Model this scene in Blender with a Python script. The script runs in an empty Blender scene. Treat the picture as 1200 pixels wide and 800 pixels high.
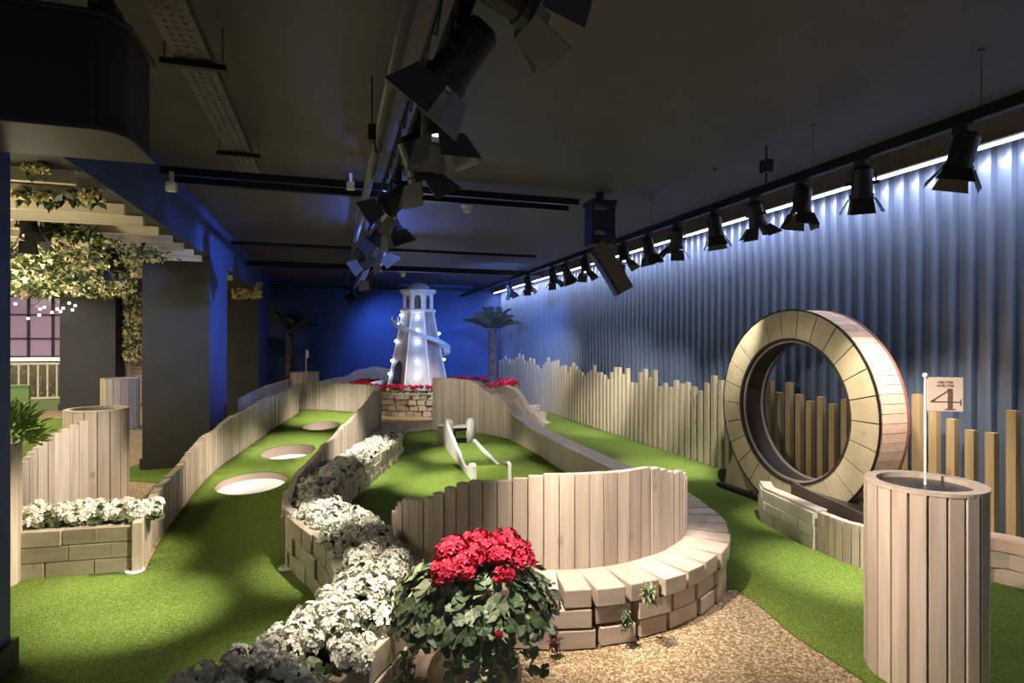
import bpy, bmesh, math, random
from mathutils import Vector, Matrix, Euler
from mathutils.geometry import delaunay_2d_cdt
random.seed(11)
PI = math.pi
SC = bpy.context.scene
COL = SC.collection
F = 675.0; YAW = math.radians(17.28); CS, SN = math.cos(YAW), math.sin(YAW); HC = 1.65

# ------------------------------------------------------------------ helpers: positions
def W(xc, d, z=0.0):            # metres right of / ahead of the viewpoint -> hall coordinates
    return Vector((xc*CS + d*SN, d*CS - xc*SN, z))
def G(u, v, z=0.0):             # sight line met with the level z
    d = (HC - z)*F/(v - 400.0)
    return W((u-600.0)/F*d, d, z)
def depth(p): return p[0]*SN + p[1]*CS
def side(p): return p[0]*CS - p[1]*SN
def ratio(u):
    t = (u-600.0)/F
    return (t*CS + SN)/(CS - t*SN)
def lerp(a, b, t): return a + (b-a)*t
def interp(x, tab):
    if x <= tab[0][0]: return tab[0][1]
    for (a, va), (b, vb) in zip(tab, tab[1:]):
        if x <= b:
            t = (x-a)/(b-a); t = t*t*(3-2*t)
            return lerp(va, vb, t)
    return tab[-1][1]
def smooth(pts, n=12):
    P = [Vector(p) for p in pts]; out = []
    for i in range(len(P)-1):
        p0, p1, p2, p3 = P[max(i-1, 0)], P[i], P[i+1], P[min(i+2, len(P)-1)]
        for k in range(n):
            t = k/n
            out.append(0.5*((2*p1) + (p2-p0)*t + (2*p0-5*p1+4*p2-p3)*t*t + (3*p1-p0-3*p2+p3)*t**3))
    out.append(P[-1]); return out
def resample(P, step):
    L = [0.0]
    for a, b in zip(P, P[1:]): L.append(L[-1] + (b-a).length)
    n = max(1, int(round(L[-1]/step))); out = []; j = 0
    for i in range(n+1):
        s = L[-1]*i/n
        while j < len(L)-2 and L[j+1] < s: j += 1
        t = (s-L[j])/max(1e-9, L[j+1]-L[j])
        out.append(P[j].lerp(P[j+1], t))
    return out
def offset(P, d):               # move a plan path sideways (positive = to its left)
    out = []
    for i, p in enumerate(P):
        t = P[min(i+1, len(P)-1)] - P[max(i-1, 0)]; t.z = 0; t.normalize()
        out.append(p + Vector((-t.y, t.x, 0))*d)
    return out

# ------------------------------------------------------------------ helpers: meshes
class MB:
    def __init__(s): s.v = []; s.f = []; s.m = []; s.smooth = False
    def add(s, vs, fs, mi=0):
        b = len(s.v); s.v += [tuple(x) for x in vs]
        for q in fs: s.f.append([b+i for i in q]); s.m.append(mi)
    def box(s, c, size, rot=None, mi=0, taper=1.0):
        hx, hy, hz = size[0]/2, size[1]/2, size[2]/2
        vs = []
        for z in (-hz, hz):
            k = taper if z > 0 else 1.0
            for x, y in ((-hx, -hy), (hx, -hy), (hx, hy), (-hx, hy)): vs.append(Vector((x*k, y*k, z)))
        if rot is not None:
            M = rot if isinstance(rot, Matrix) else Euler(rot).to_matrix()
            vs = [M @ v for v in vs]
        c = Vector(c)
        s.add([v+c for v in vs], [(3,2,1,0),(4,5,6,7),(0,1,5,4),(1,2,6,5),(2,3,7,6),(3,0,4,7)], mi)
    def tube(s, path, r, n=8, mi=0, cap=True):
        P = [Vector(p) for p in path]; b = []
        for i, p in enumerate(P):
            t = (P[min(i+1, len(P)-1)] - P[max(i-1, 0)]).normalized()
            up = Vector((0, 0, 1)) if abs(t.z) < 0.95 else Vector((1, 0, 0))
            x = t.cross(up).normalized(); y = x.cross(t)
            rr = r[i] if isinstance(r, (list, tuple)) else r
            b.append([p + (x*math.cos(2*PI*k/n) + y*math.sin(2*PI*k/n))*rr for k in range(n)])
        vs = [q for ring in b for q in ring]; fs = []
        for i in range(len(P)-1):
            for k in range(n): fs.append((i*n+k, (i+1)*n+k, (i+1)*n+(k+1) % n, i*n+(k+1) % n))
        if cap:
            fs.append(tuple(range(n))); fs.append(tuple((len(P)-1)*n+k for k in reversed(range(n))))
        s.add(vs, fs, mi)
    def lathe(s, prof, c=(0,0,0), n=24, mi=0, M=None, a0=0.0, cap=True):
        vs = []
        for r, z in prof:
            for k in range(n):
                a = a0 + 2*PI*k/n; v = Vector((r*math.cos(a), r*math.sin(a), z))
                if M is not None: v = M @ v
                vs.append(v + Vector(c))
        fs = []
        for i in range(len(prof)-1):
            for k in range(n): fs.append((i*n+k, i*n+(k+1) % n, (i+1)*n+(k+1) % n, (i+1)*n+k))
        if cap and prof[0][0] > 1e-4: fs.append(tuple(reversed(range(n))))
        if cap and prof[-1][0] > 1e-4: fs.append(tuple((len(prof)-1)*n+k for k in range(n)))
        s.add(vs, fs, mi)
    def prism(s, poly, z0, z1, mi=0):
        n = len(poly)
        s.add([(p[0], p[1], z0) for p in poly] + [(p[0], p[1], z1) for p in poly],
              [tuple(reversed(range(n))), tuple(range(n, 2*n))] + [(i, (i+1) % n, n+(i+1) % n, n+i) for i in range(n)], mi)
    def mesh(s, name, mats):
        me = bpy.data.meshes.new(name); me.from_pydata(s.v, [], s.f)
        for m in (mats if isinstance(mats, (list, tuple)) else [mats]): me.materials.append(m)
        for p, mi in zip(me.polygons, s.m): p.material_index = mi; p.use_smooth = s.smooth
        me.update()
        bm = bmesh.new(); bm.from_mesh(me); bmesh.ops.recalc_face_normals(bm, faces=bm.faces); bm.to_mesh(me); bm.free()
        return me
    def build(s, name, mats, parent=None, bevel=0.0):
        o = bpy.data.objects.new(name, s.mesh(name, mats)); COL.objects.link(o)
        if parent is not None: o.parent = parent; o.matrix_parent_inverse = parent_inv(parent)
        if bevel:
            m = o.modifiers.new('edge', 'BEVEL'); m.width = bevel; m.segments = 2; m.limit_method = 'ANGLE'
        return o
def parent_inv(p): return (Matrix.Translation(p.location) @ p.rotation_euler.to_matrix().to_4x4()).inverted()
def tag(o, label=None, cat=None, group=None, kind=None):
    if label: o['label'] = label
    if cat: o['category'] = cat
    if group: o['group'] = group
    if kind: o['kind'] = kind
    return o
def thing(name, label, cat, loc=(0,0,0), group=None):
    o = bpy.data.objects.new(name, None); COL.objects.link(o); o.location = loc; o.empty_display_size = .1
    return tag(o, label, cat, group)
def struct(name, mb, mat, label=None):
    o = mb.build(name, mat); o['kind'] = 'structure'; o['category'] = name.split('_')[0]
    if label: o['label'] = label
    return o

# ------------------------------------------------------------------ materials
def nt(name):
    m = bpy.data.materials.new(name); m.use_nodes = True
    t = m.node_tree; return m, t, t.nodes['Principled BSDF']
def plain(name, col, rough=.6, metal=0.0, emit=None, es=0.0, spec=None):
    m, t, b = nt(name); b.inputs['Base Color'].default_value = (*col, 1); b.inputs['Roughness'].default_value = rough
    b.inputs['Metallic'].default_value = metal
    if spec is not None: b.inputs['Specular IOR Level'].default_value = spec
    if emit: b.inputs['Emission Color'].default_value = (*emit, 1); b.inputs['Emission Strength'].default_value = es
    return m
def mixn(t, a, b, fac, kind='MIX'):
    n = t.nodes.new('ShaderNodeMix'); n.data_type = 'RGBA'; n.blend_type = kind
    for k, x in ((0, fac), (6, a), (7, b)):
        if isinstance(x, tuple): n.inputs[k].default_value = (*x, 1) if len(x) == 3 else x
        elif isinstance(x, (int, float)): n.inputs[k].default_value = x
        else: t.links.new(x, n.inputs[k])
    return n.outputs[2]
def noise(t, scale, sc=(1,1,1), detail=3, rough=.5):
    tc = t.nodes.new('ShaderNodeTexCoord'); mp = t.nodes.new('ShaderNodeMapping'); mp.inputs['Scale'].default_value = sc
    n = t.nodes.new('ShaderNodeTexNoise'); n.inputs['Scale'].default_value = scale; n.inputs['Detail'].default_value = detail; n.inputs['Roughness'].default_value = rough
    t.links.new(tc.outputs['Object'], mp.inputs[0]); t.links.new(mp.outputs[0], n.inputs['Vector']); return n.outputs['Fac']
def ramp(t, x, stops):
    r = t.nodes.new('ShaderNodeValToRGB'); e = r.color_ramp.elements
    while len(e) < len(stops): e.new(.5)
    for q, (p, c) in zip(e, stops): q.position = p; q.color = (*c, 1) if len(c) == 3 else c
    t.links.new(x, r.inputs[0]); return r.outputs[0]
def bump(t, b, h, st, dist=.01):
    n = t.nodes.new('ShaderNodeBump'); n.inputs['Strength'].default_value = st; n.inputs['Distance'].default_value = dist
    t.links.new(h, n.inputs['Height']); t.links.new(n.outputs[0], b.inputs['Normal'])
def wood(name, c1, c2, grain=(26,26,1.6), var=.3, rough=.62):
    m, t, b = nt(name)
    g = noise(t, 1.0, grain, 5, .6)
    base = ramp(t, g, [(.3, c1), (.68, c2)])
    ge = t.nodes.new('ShaderNodeNewGeometry')
    v = ramp(t, ge.outputs['Random Per Island'], [(0, (1-var,)*3), (1, (1, 1, 1))])
    col = mixn(t, base, v, 1.0, 'MULTIPLY')
    kn = noise(t, 9.0, (1,1,.55), 1, .4)
    kf = ramp(t, kn, [(.73, (0,0,0)), (.79, (.55,.55,.55))])
    col = mixn(t, col, (c1[0]*.55, c1[1]*.45, c1[2]*.38), kf)
    t.links.new(col, b.inputs['Base Color']); b.inputs['Roughness'].default_value = rough
    bump(t, b, g, .25, .004); return m
def two(name, c1, c2, scale, rough=.7, bst=0.0, sc=(1,1,1), lo=.35, hi=.65, dist=.01, detail=3):
    m, t, b = nt(name); n = noise(t, scale, sc, detail)
    t.links.new(ramp(t, n, [(lo, c1), (hi, c2)]), b.inputs['Base Color']); b.inputs['Roughness'].default_value = rough
    if bst: bump(t, b, n, bst, dist)
    return m

M_slat = wood('pale_slat_wood', (.46,.37,.285), (.64,.54,.435))
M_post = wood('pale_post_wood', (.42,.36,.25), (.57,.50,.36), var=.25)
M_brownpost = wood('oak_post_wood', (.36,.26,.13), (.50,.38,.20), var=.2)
M_block = wood('pale_block_wood', (.47,.38,.30), (.63,.53,.43), grain=(5,5,14), var=.32)
M_dblock = wood('olive_block_wood', (.40,.34,.24), (.52,.46,.34), grain=(5,5,14), var=.25)
M_kblock = wood('whitish_block_wood', (.58,.53,.44), (.72,.67,.57), grain=(5,5,14), var=.18)
M_ring = wood('ring_board', (.43,.37,.24), (.54,.47,.32), grain=(6,6,6), var=.16)
M_plank = wood('ring_plank', (.55,.38,.28), (.70,.52,.40), grain=(14,3,14), var=.2)
M_white = two('white_painted_wood', (.66,.64,.60), (.78,.76,.72), 6, .5, .05)
M_tower = two('tower_paint', (.40,.37,.37), (.54,.51,.51), 5, .5, .08, (1,1,.4))
def turf_mat():
    m, t, b = nt('artificial_turf')
    f = noise(t, 130, (1,1,1), 5, .75); g = noise(t, 2.2, (1,1,1), 3)
    c = ramp(t, f, [(.34, (.055,.100,.010)), (.52, (.170,.255,.040)), (.68, (.40,.50,.14))])
    c = mixn(t, c, ramp(t, g, [(.35, (.84,.88,.82)), (.65, (1,1,1))]), 1.0, 'MULTIPLY')
    t.links.new(c, b.inputs['Base Color']); b.inputs['Roughness'].default_value = .92; b.inputs['Specular IOR Level'].default_value = .15
    bump(t, b, f, .9, .012); return m
M_turf = turf_mat()
def gravel_mat():
    m, t, b = nt('bonded_gravel')
    tc = t.nodes.new('ShaderNodeTexCoord'); v = t.nodes.new('ShaderNodeTexVoronoi'); v.inputs['Scale'].default_value = 95
    t.links.new(tc.outputs['Object'], v.inputs['Vector'])
    sep = t.nodes.new('ShaderNodeSeparateColor'); t.links.new(v.outputs['Color'], sep.inputs[0])
    c = ramp(t, sep.outputs[0], [(0, (.14,.09,.04)), (.35, (.30,.205,.10)), (.7, (.46,.345,.19)), (1, (.70,.58,.40))])
    t.links.new(c, b.inputs['Base Color']); b.inputs['Roughness'].default_value = .75
    iv = t.nodes.new('ShaderNodeMath'); iv.operation = 'SUBTRACT'; iv.inputs[0].default_value = 1; t.links.new(v.outputs['Distance'], iv.inputs[1])
    bump(t, b, iv.outputs[0], .8, .008); return m
M_gravel = gravel_mat()
M_ceil = two('black_ceiling_paint', (.092,.078,.078), (.104,.089,.089), 3, .6)
M_colwall = two('charcoal_paint', (.036,.037,.034), (.044,.045,.041), 4, .7)
M_blue = two('blue_paint', (.035,.060,.200), (.045,.075,.240), 3, .6)
M_backblue = two('deep_blue_paint', (.026,.060,.200), (.036,.075,.240), 2, .6)
M_corr = two('blue_grey_sheet', (.108,.143,.222), (.126,.165,.252), 3, .30, .01)
M_black = plain('black_metal', (.012,.012,.013), .45, .3)
M_blacksh = plain('satin_black', (.022,.021,.021), .35, .0)
M_door_in = plain('barn_door_metal', (.075,.075,.085), .45, .3)
M_lens = plain('lamp_lens', (.8,.8,.8), .2, 0, (1,.93,.8), 3)
M_pipe = two('grey_pipe_metal', (.095,.091,.085), (.135,.130,.122), 8, .42, 0, (1,.2,1))
M_track = plain('black_aluminium_track', (.02,.02,.022), .3, .6)
M_grille = two('speaker_grille', (.008,.007,.007), (.016,.013,.012), 200, .7, .3)
M_spk = plain('speaker_shell', (.017,.017,.018), .5)
M_brown = two('brown_speaker_cloth', (.10,.068,.055), (.14,.10,.08), 120, .8, .2)
M_led = plain('led_strip', (1,1,1), .5, 0, (.93,.92,1.0), 9)
M_pelmet = wood('dark_pelmet_board', (.10,.085,.072), (.15,.13,.11), grain=(3,12,12), var=.1)
M_wpet = two('white_petal', (.74,.70,.56), (.90,.87,.76), 45, .6)
M_rpet = two('red_petal', (.50,.012,.035), (.80,.035,.090), 25, .55)
M_ypet = two('yellow_petal', (.78,.68,.22), (.90,.84,.45), 25, .55)
M_cpet = two('cream_petal', (.66,.56,.30), (.82,.74,.48), 25, .6)
M_leaf = two('green_leaf', (.030,.060,.020), (.10,.15,.055), 14, .5)
M_gleaf = two('grey_green_leaf', (.14,.18,.09), (.30,.33,.19), 14, .5)
M_lime = two('lime_leaf', (.16,.26,.04), (.34,.46,.10), 14, .5)
M_dleaf = two('dark_leaf', (.035,.06,.022), (.10,.13,.05), 10, .5)
M_palm = two('palm_leaf', (.050,.055,.035), (.13,.13,.085), 10, .6)
M_trunk = two('palm_bark', (.045,.03,.03), (.16,.11,.10), 22, .9, .6, (1,1,.35), dist=.03)
M_soil = two('dark_soil', (.025,.018,.012), (.06,.045,.03), 40, .95, .5)
M_urn = two('ochre_stone_urn', (.48,.35,.17), (.66,.51,.29), 7, .7, .15)
M_lump = two('brown_lump', (.10,.07,.05), (.18,.13,.09), 8, .9, .4)
M_liner = plain('pale_hole_liner', (.82,.78,.74), .6)
M_linerw = plain('pinkish_hole_wall', (.34,.26,.21), .7)
M_sign = plain('cream_sign_board', (.78,.64,.52), .5)
M_signtx = plain('brown_sign_ink', (.17,.105,.075), .6)
M_pole = plain('white_pole', (.80,.76,.72), .4)
M_pergola = wood('cream_pergola_wood', (.56,.47,.32), (.72,.62,.44), grain=(1.6,26,26), var=.12)
M_bulb = plain('cool_bulb', (1,1,1), .3, 0, (.6,.75,1.0), 14)
M_fairy = plain('fairy_bulb', (1,1,1), .3, 0, (1,.82,.68), 10)
M_slide = plain('pale_blue_slide', (.50,.64,.80), .3)
M_glass = plain('mauve_window_glass', (.30,.22,.30), .12, 0, (.42,.26,.38), .28)
M_frame = plain('dark_window_frame', (.02,.02,.022), .5)
M_bal = plain('cream_baluster_paint', (.62,.58,.46), .55)
M_trel = plain('pink_cream_trellis', (.62,.47,.38), .6)
M_plaster = plain('beige_room_wall', (.22,.19,.15), .8)
M_whitep = plain('white_plastic', (.75,.75,.74), .4)
M_dkint = plain('dark_channel_lining', (.030,.025,.024), .42)
M_tray = two('perforated_tray_metal', (.055,.050,.044), (.085,.078,.068), 30, .5)

# ------------------------------------------------------------------ the setting
CEIL = 3.35
b = MB(); b.box((-2, 8.2, -.1), (15, 20, .2)); fl = struct('floor', b, M_gravel, 'tan bonded gravel floor between the greens')
b = MB(); b.box((-2, 8.2, CEIL+.1), (15, 20, .2)); struct('ceiling', b, M_ceil, 'black painted ceiling')
BACKY = 17.1
b = MB(); b.box((-2, BACKY+.1, CEIL/2), (15, .2, CEIL)); struct('wall_back', b, M_backblue, 'deep blue wall at the far end of the hall')
# corrugated sheet wall on the right
b = MB(); pitch = .145; WX = 4.93
prof = []; y = .3
while y < BACKY:
    for dy, dx in ((0, 0), (.034, 0), (.046, .052), (.133, .052)): prof.append((WX+dx, y+dy))
    y += pitch
vs = [(x, yy, 0) for x, yy in prof] + [(x, yy, 3.22) for x, yy in prof]; n = len(prof)
b.add(vs, [(i, i+1, n+i+1, n+i) for i in range(n-1)])
b.box((WX+.12, 8.2, CEIL/2), (.06, 20, CEIL))
struct('wall_right', b, M_corr, 'blue corrugated sheet wall lit from above')
b = MB(); b.box((WX-.26, 8.6, 3.24), (.05, 17, .22)); b.box((WX-.08, 8.6, 3.33), (.34, 17, .04)); struct('trim_1', b, M_pelmet, 'dark pelmet board above the light strip')
# dark far left, room behind pergola
b = MB(); b.box((-9.3, 8.2, CEIL/2), (.2, 20, CEIL)); struct('wall_left', b, M_plaster, 'wall of the side room behind the columns')
b = MB(); b.box((-5.8, BACKY-.03, CEIL/2), (6.8, .06, CEIL)); struct('wall_side', b, M_plaster, 'beige end wall of the side room')
# the beam and columns
CX = -1.55
b = MB(); b.box((CX-.39, 8.2, (2.76+CEIL)/2), (.78, 19.6, CEIL-2.76)); b.m = [1,0,0,0,0,0]; struct('beam_left', b, [M_blue, M_colwall], 'long blue beam over the row of columns')
def column(x0, x1, y0, y1, h, nm, lab, blueface=True):
    b = MB(); b.box(((x0+x1)/2, (y0+y1)/2, h/2), (x1-x0, y1-y0, h), mi=0)
    b.m = [1 if (blueface and i == 3) else 0 for i in range(len(b.f))]
    o = struct(nm, b, [M_colwall, M_blue], lab)
    p = MB(); p.box(((x0+x1)/2, (y0+y1)/2, .075), (x1-x0+.05, y1-y0+.05, .15)); p.build('plinth', M_colwall, o)
    return o
column(-2.33, CX, 2.6, 3.52, 2.76, 'column_front', 'dark square column at the left edge of the picture')
column(-2.33, CX, 8.45, 9.75, 2.76, 'column_middle', 'wide dark column with a blue side beside the pale fence')
column(-2.33, CX, 13.7, 15.5, 2.76, 'column_rear', 'dark column with blue side nearest the back wall')
column(-6.25, -5.1, 16.4, 17.1, 3.3, 'column_side', 'dark column beside the mauve window', False)

# ------------------------------------------------------------------ turf
def in_poly(p, poly):
    x, y = p; c = False; n = len(poly)
    for i in range(n):
        x1, y1 = poly[i][:2]; x2, y2 = poly[(i+1) % n][:2]
        if (y1 > y) != (y2 > y) and x < (x2-x1)*(y-y1)/(y2-y1)+x1: c = not c
    return c
def slab(poly, zf, res, holes=(), skirt=.012):
    pts = [Vector((p[0], p[1])) for p in poly]; n = len(pts)
    edges = [(i, (i+1) % n) for i in range(n)]
    for (hx, hy, hr) in holes:
        s0 = len(pts); k = 40
        pts += [Vector((hx+hr*math.cos(2*PI*i/k), hy+hr*math.sin(2*PI*i/k))) for i in range(k)]
        edges += [(s0+i, s0+(i+1) % k) for i in range(k)]
    xs = [p.x for p in pts]; ys = [p.y for p in pts]
    x = min(xs)+res/2
    while x < max(xs):
        y = min(ys)+res/2
        while y < max(ys):
            if in_poly((x, y), poly) and all((x-h[0])**2+(y-h[1])**2 > (h[2]+.02)**2 for h in holes): pts.append(Vector((x, y)))
            y += res
        x += res
    vv, ee, ff, *_ = delaunay_2d_cdt(pts, edges, [], 0, 1e-5)
    keep = []
    for f in ff:
        c = sum((vv[i] for i in f), Vector((0, 0)))/len(f)
        if in_poly(c, poly) and all((c-Vector(h[:2])).length > h[2]*.995 for h in holes): keep.append(tuple(f))
    b = MB(); b.smooth = True
    b.add([(v.x, v.y, zf(v)) for v in vv], keep)
    b.add([(v.x, v.y, zf(v)-skirt) for v in vv], [tuple(reversed(f)) for f in keep])
    cnt = {}
    for f in keep:
        for i in range(3):
            e = (f[i], f[(i+1) % 3]); cnt[tuple(sorted(e))] = cnt.get(tuple(sorted(e)), []) + [e]
    N = len(vv)
    for k, l in cnt.items():
        if len(l) == 1: a, c = l[0]; b.f.append([a, a+N, c+N, c]); b.m.append(0)
    return b
def zr(p):                      # the left green climbs from here on
    d = depth(p); return .012 + max(0.0, d-5.5)*.11
def RG(u, v):
    d = 6.0
    for _ in range(40):
        p = W((u-600)/F*d, d); d = .5*d + .5*(HC-zr(p))*F/(v-400)
    p = W((u-600)/F*d, d); p.z = zr(p); return p
HED = smooth([W(*q) for q in ((-1.75,.6), (-1.42,1.15), (-1.18,1.6), (-1.0,1.98), (-.84,2.3), (-.73,2.62), (-.70,3.0), (-.80,3.36), (-.99,3.72), (-1.2,4.02),
      (-1.42,4.3), (-1.62,4.66), (-1.76,5.15), (-1.82,5.7), (-1.81,6.4), (-1.79,7.1), (-1.78,7.8), (-1.80,8.6))])
LF = smooth([RG(*q) for q in ((170,669), (180,647), (192,626), (216,593), (240,563), (260,545), (292,522.5), (320,503), (344,487), (352,481.6))])
ENDW = smooth([W(*q) for q in ((-3.66,9.88), (-3.1,9.78), (-2.6,9.6), (-2.2,9.2), (-2.04,8.67))])
RF = smooth([W(*q) for q in ((-1.70,4.32), (-1.83,4.74), (-1.97,5.25), (-2.04,5.76), (-2.04,6.4), (-2.02,7.0), (-2.02,7.6), (-2.04,8.67))])
holes = []
for (u, v, hw) in ((295,565,39), (338,528.5,30), (376,498.5,20.5)):
    p = RG(u, v); holes.append((p.x, p.y, hw*depth(p)/F))
poly = [(-3.6,-.6), (-1.9,-.6)] + [p[:2] for p in HED if depth(p) < 4.3] + [p[:2] for p in RF] + [p[:2] for p in reversed(ENDW)] + [p[:2] for p in reversed(LF)] + [(-2.2,4.9), (-3.6,4.9)]
g1 = slab(poly, zr, .22, holes).build('putting_green', M_turf)
tag(g1, 'green turf lane at left climbing past three round holes', 'putting green')
for i, (hx, hy, hr) in enumerate(holes):
    z = zr((hx, hy)); dp = (.085, .14, .17)[i]; b = MB(); b.smooth = True
    k = 40; ring = [(hx+hr*math.cos(2*PI*j/k), hy+hr*math.sin(2*PI*j/k)) for j in range(k)]
    vs = [(x, y, zr((x, y))-.001) for x, y in ring] + [(x, y, zr((x, y))-dp) for x, y in ring]
    b.add(vs, [(j, (j+1) % k, k+(j+1) % k, k+j) for j in range(k)], 0)
    o = b.build('hole_wall', M_linerw, g1)
    o['label'] = 'pinkish wall inside the hole'
    b = MB(); b.add(vs[k:], [tuple(range(k))]); o = b.build('hole_floor', M_liner, g1); o['label'] = 'white floor of the hole'

CC = W(.2, 4.45)
def arc(R, a0, a1, n=40): return [CC + W(R*math.cos(lerp(a0, a1, i/n)), R*math.sin(lerp(a0, a1, i/n))) for i in range(n+1)]
rad = math.radians
WALLP = smooth([W(*q) for q in ((1.445,4.45), (1.42,4.9), (1.30,5.5), (1.05,6.4), (.75,7.4), (.46,8.5), (.12,9.5), (-.35,10.2), (-.95,10.62), (-1.46,10.75))])
mid = [p[:2] for p in HED if 3.5 < depth(p) < 8.7] + [W(-1.9,10.45)[:2]] + [p[:2] for p in reversed(WALLP)] + [p[:2] for p in arc(1.25, 0, -PI*.88)]
g2 = slab(mid, lambda p: .012, .4).build('putting_green', M_turf); tag(g2, 'round green turf bowl with the small white ramp inside the curved wall', 'putting green')
rt = [G(846,692)[:2], G(862,690)[:2], G(885,706)[:2], G(930,745)[:2], G(1010,797)[:2], G(1080,860)[:2], W(2.2,1.6)[:2], (4.88,.6), (4.88,12.9), W(.75,12.6)[:2], W(.5,9.5)[:2]] + [p[:2] for p in reversed(WALLP) if depth(p) < 9]
g3 = slab(rt, lambda p: .012, .4).build('putting_green', M_turf); tag(g3, 'long green turf lane beside the corrugated wall and loop wheel', 'putting green')
b = [W(-5.0,6.9)[:2], W(-3.55,6.6)[:2], W(-3.7,8.1)[:2], W(-5.0,8.0)[:2]]
g4 = slab(b, lambda p: .012, .4).build('putting_green', M_turf); tag(g4, 'small pale green turf patch between barrel and wide dark column', 'putting green')
b = [(-8.8,7.2), (-4.0,7.6), (-4.6,14.5), (-8.8,14.8)]
g5 = slab(b, lambda p: .012, .4).build('putting_green', M_turf); tag(g5, 'bright green turf in the side room before the cream balustrade', 'putting green')

# ------------------------------------------------------------------ fences and block walls
def slat_fence(mb, path, w, th, top, base=lambda p: 0.0, gap=.006, jit=.004, follow=False):
    P = resample(path, w+gap); n = len(P)-1
    for i in range(n):
        a, c = P[i], P[i+1]; m = (a+c)/2; t = (c-a); ang = math.atan2(t.y, t.x)
        s = (i+.5)/n; z1 = top(s, m); z0 = base(m)
        nrm = Vector((-t.y, t.x, 0)).normalized()*random.uniform(-jit, jit)
        mb.box((m.x+nrm.x, m.y+nrm.y, (z0+z1)/2), (t.length-gap, th, z1-z0), (0, 0, ang))
def block_wall(mb, path, h, courses, L, th, z0=0.0, jit=.012, gap=.006, zf=None):
    ch = h/courses
    tot = sum((c-a).length for a, c in zip(path, path[1:]))
    for k in range(courses):
        s = -L*(.5 if k % 2 else 0)
        fine = resample(path, .02); N = len(fine)-1
        while s < tot - .03:
            l = L*random.uniform(.85, 1.15); a, c = max(0, s), min(tot, s+l)
            if c-a > .04:
                i0, i1 = int(a/tot*N), min(N, max(int(c/tot*N), int(a/tot*N)+1))
                A, C = fine[i0], fine[i1]; m = (A+C)/2; mm = fine[(i0+i1)//2]; m = (m+mm)/2; t = C-A
                nrm = Vector((-t.y, t.x, 0)).normalized()*random.uniform(-jit, jit)
                zz = z0 + (zf(m) if zf else 0)
                mb.box((m.x+nrm.x, m.y+nrm.y, zz+ch*(k+.5)), (t.length-gap, th+random.uniform(-jit, jit), ch-gap), (0, 0, math.atan2(t.y, t.x)+random.uniform(-.02, .02)))
            s += l
# left fence, its end and its far side
lt = [(4.1,.36), (5.5,.42), (6.7,.59), (7.34,.71), (8.65,.84), (9.9,.94)]
b = MB(); slat_fence(b, offset(LF, .05), .05, .06, lambda s, m: round(interp(depth(m), lt)/.012)*.012, jit=.005)
tag(b.build('slat_fence', M_slat), 'pale slat fence stepping upward along the left edge of the holed green', 'fence')
b = MB(); slat_fence(b, [p+Vector((-.0,0,0)) for p in offset(ENDW, .05)], .055, .05, lambda s, m: .935, jit=.003)
tag(b.build('slat_fence', M_slat), 'pale slat fence closing the far end of the holed green', 'fence')
rtp = [(4.3,.39), (5.76,.43), (6.4,.54), (7.0,.65), (7.6,.74), (8.7,.92)]
b = MB(); slat_fence(b, RF, .05, .05, lambda s, m: interp(depth(m), rtp), jit=.003)
tag(b.build('slat_fence', M_slat), 'low stepped slat fence between the holed green and the white flower row', 'fence')
bk = smooth([W(-4.02,8.5), W(-4.1,9.1), W(-4.12,9.8), W(-4.0,10.4)])
b = MB(); slat_fence(b, bk, .05, .05, lambda s, m: lerp(.80, .97, s)); tag(b.build('slat_fence', M_slat), 'short slat fence just behind, between the two rear columns', 'fence')
# winding planter
hedge = thing('winding_planter', 'winding block planter holding the long white flower row', 'planter', HED[0])
H1 = [p for p in HED if depth(p) < 4.36]; H2 = [p for p in HED if depth(p) > 4.2]; HR = [p for p in HED if depth(p) < 3.35]
b = MB(); block_wall(b, offset(H1, .20), .38, 3, .17, .07); b.build('block_wall', M_dblock, hedge, .004)
b = MB(); block_wall(b, offset(HR, -.20), .38, 3, .17, .07); b.build('block_wall', M_dblock, hedge, .004)
H2a = [p for p in H2 if depth(p) < 5.9]; H2b = [p for p in H2 if depth(p) > 5.85]
b = MB(); slat_fence(b, offset([p for p in HED if 3.3 < depth(p) < 5.9], -.17), .05, .05, lambda s, m: .30); b.build('slat_side', M_slat, hedge)
b = MB(); block_wall(b, offset(H2b, -.15), .29, 3, .17, .06); b.build('block_wall', M_block, hedge, .004)
b = MB(); slat_fence(b, offset([p for p in HED if 4.25 < depth(p) < 4.9], .20), .055, .05, lambda s, m: .40); b.build('slat_side', M_slat, hedge)
b = MB(); L, R = offset(HED, .16), offset(HED, -.14)
vs = []
for l, r in zip(L, R):
    z = .30 if depth(l) < 4.3 else .24
    vs += [(l.x, l.y, z), (r.x, r.y, z), (l.x, l.y, .02), (r.x, r.y, .02)]
fs = []
for i in range(len(L)-1):
    a = 4*i; c = a+4; fs += [(a, a+1, c+1, c), (a+2, a, c, c+2), (a+1, a+3, c+3, c+1)]
b.add(vs, fs); b.build('soil', M_soil, hedge)

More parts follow.
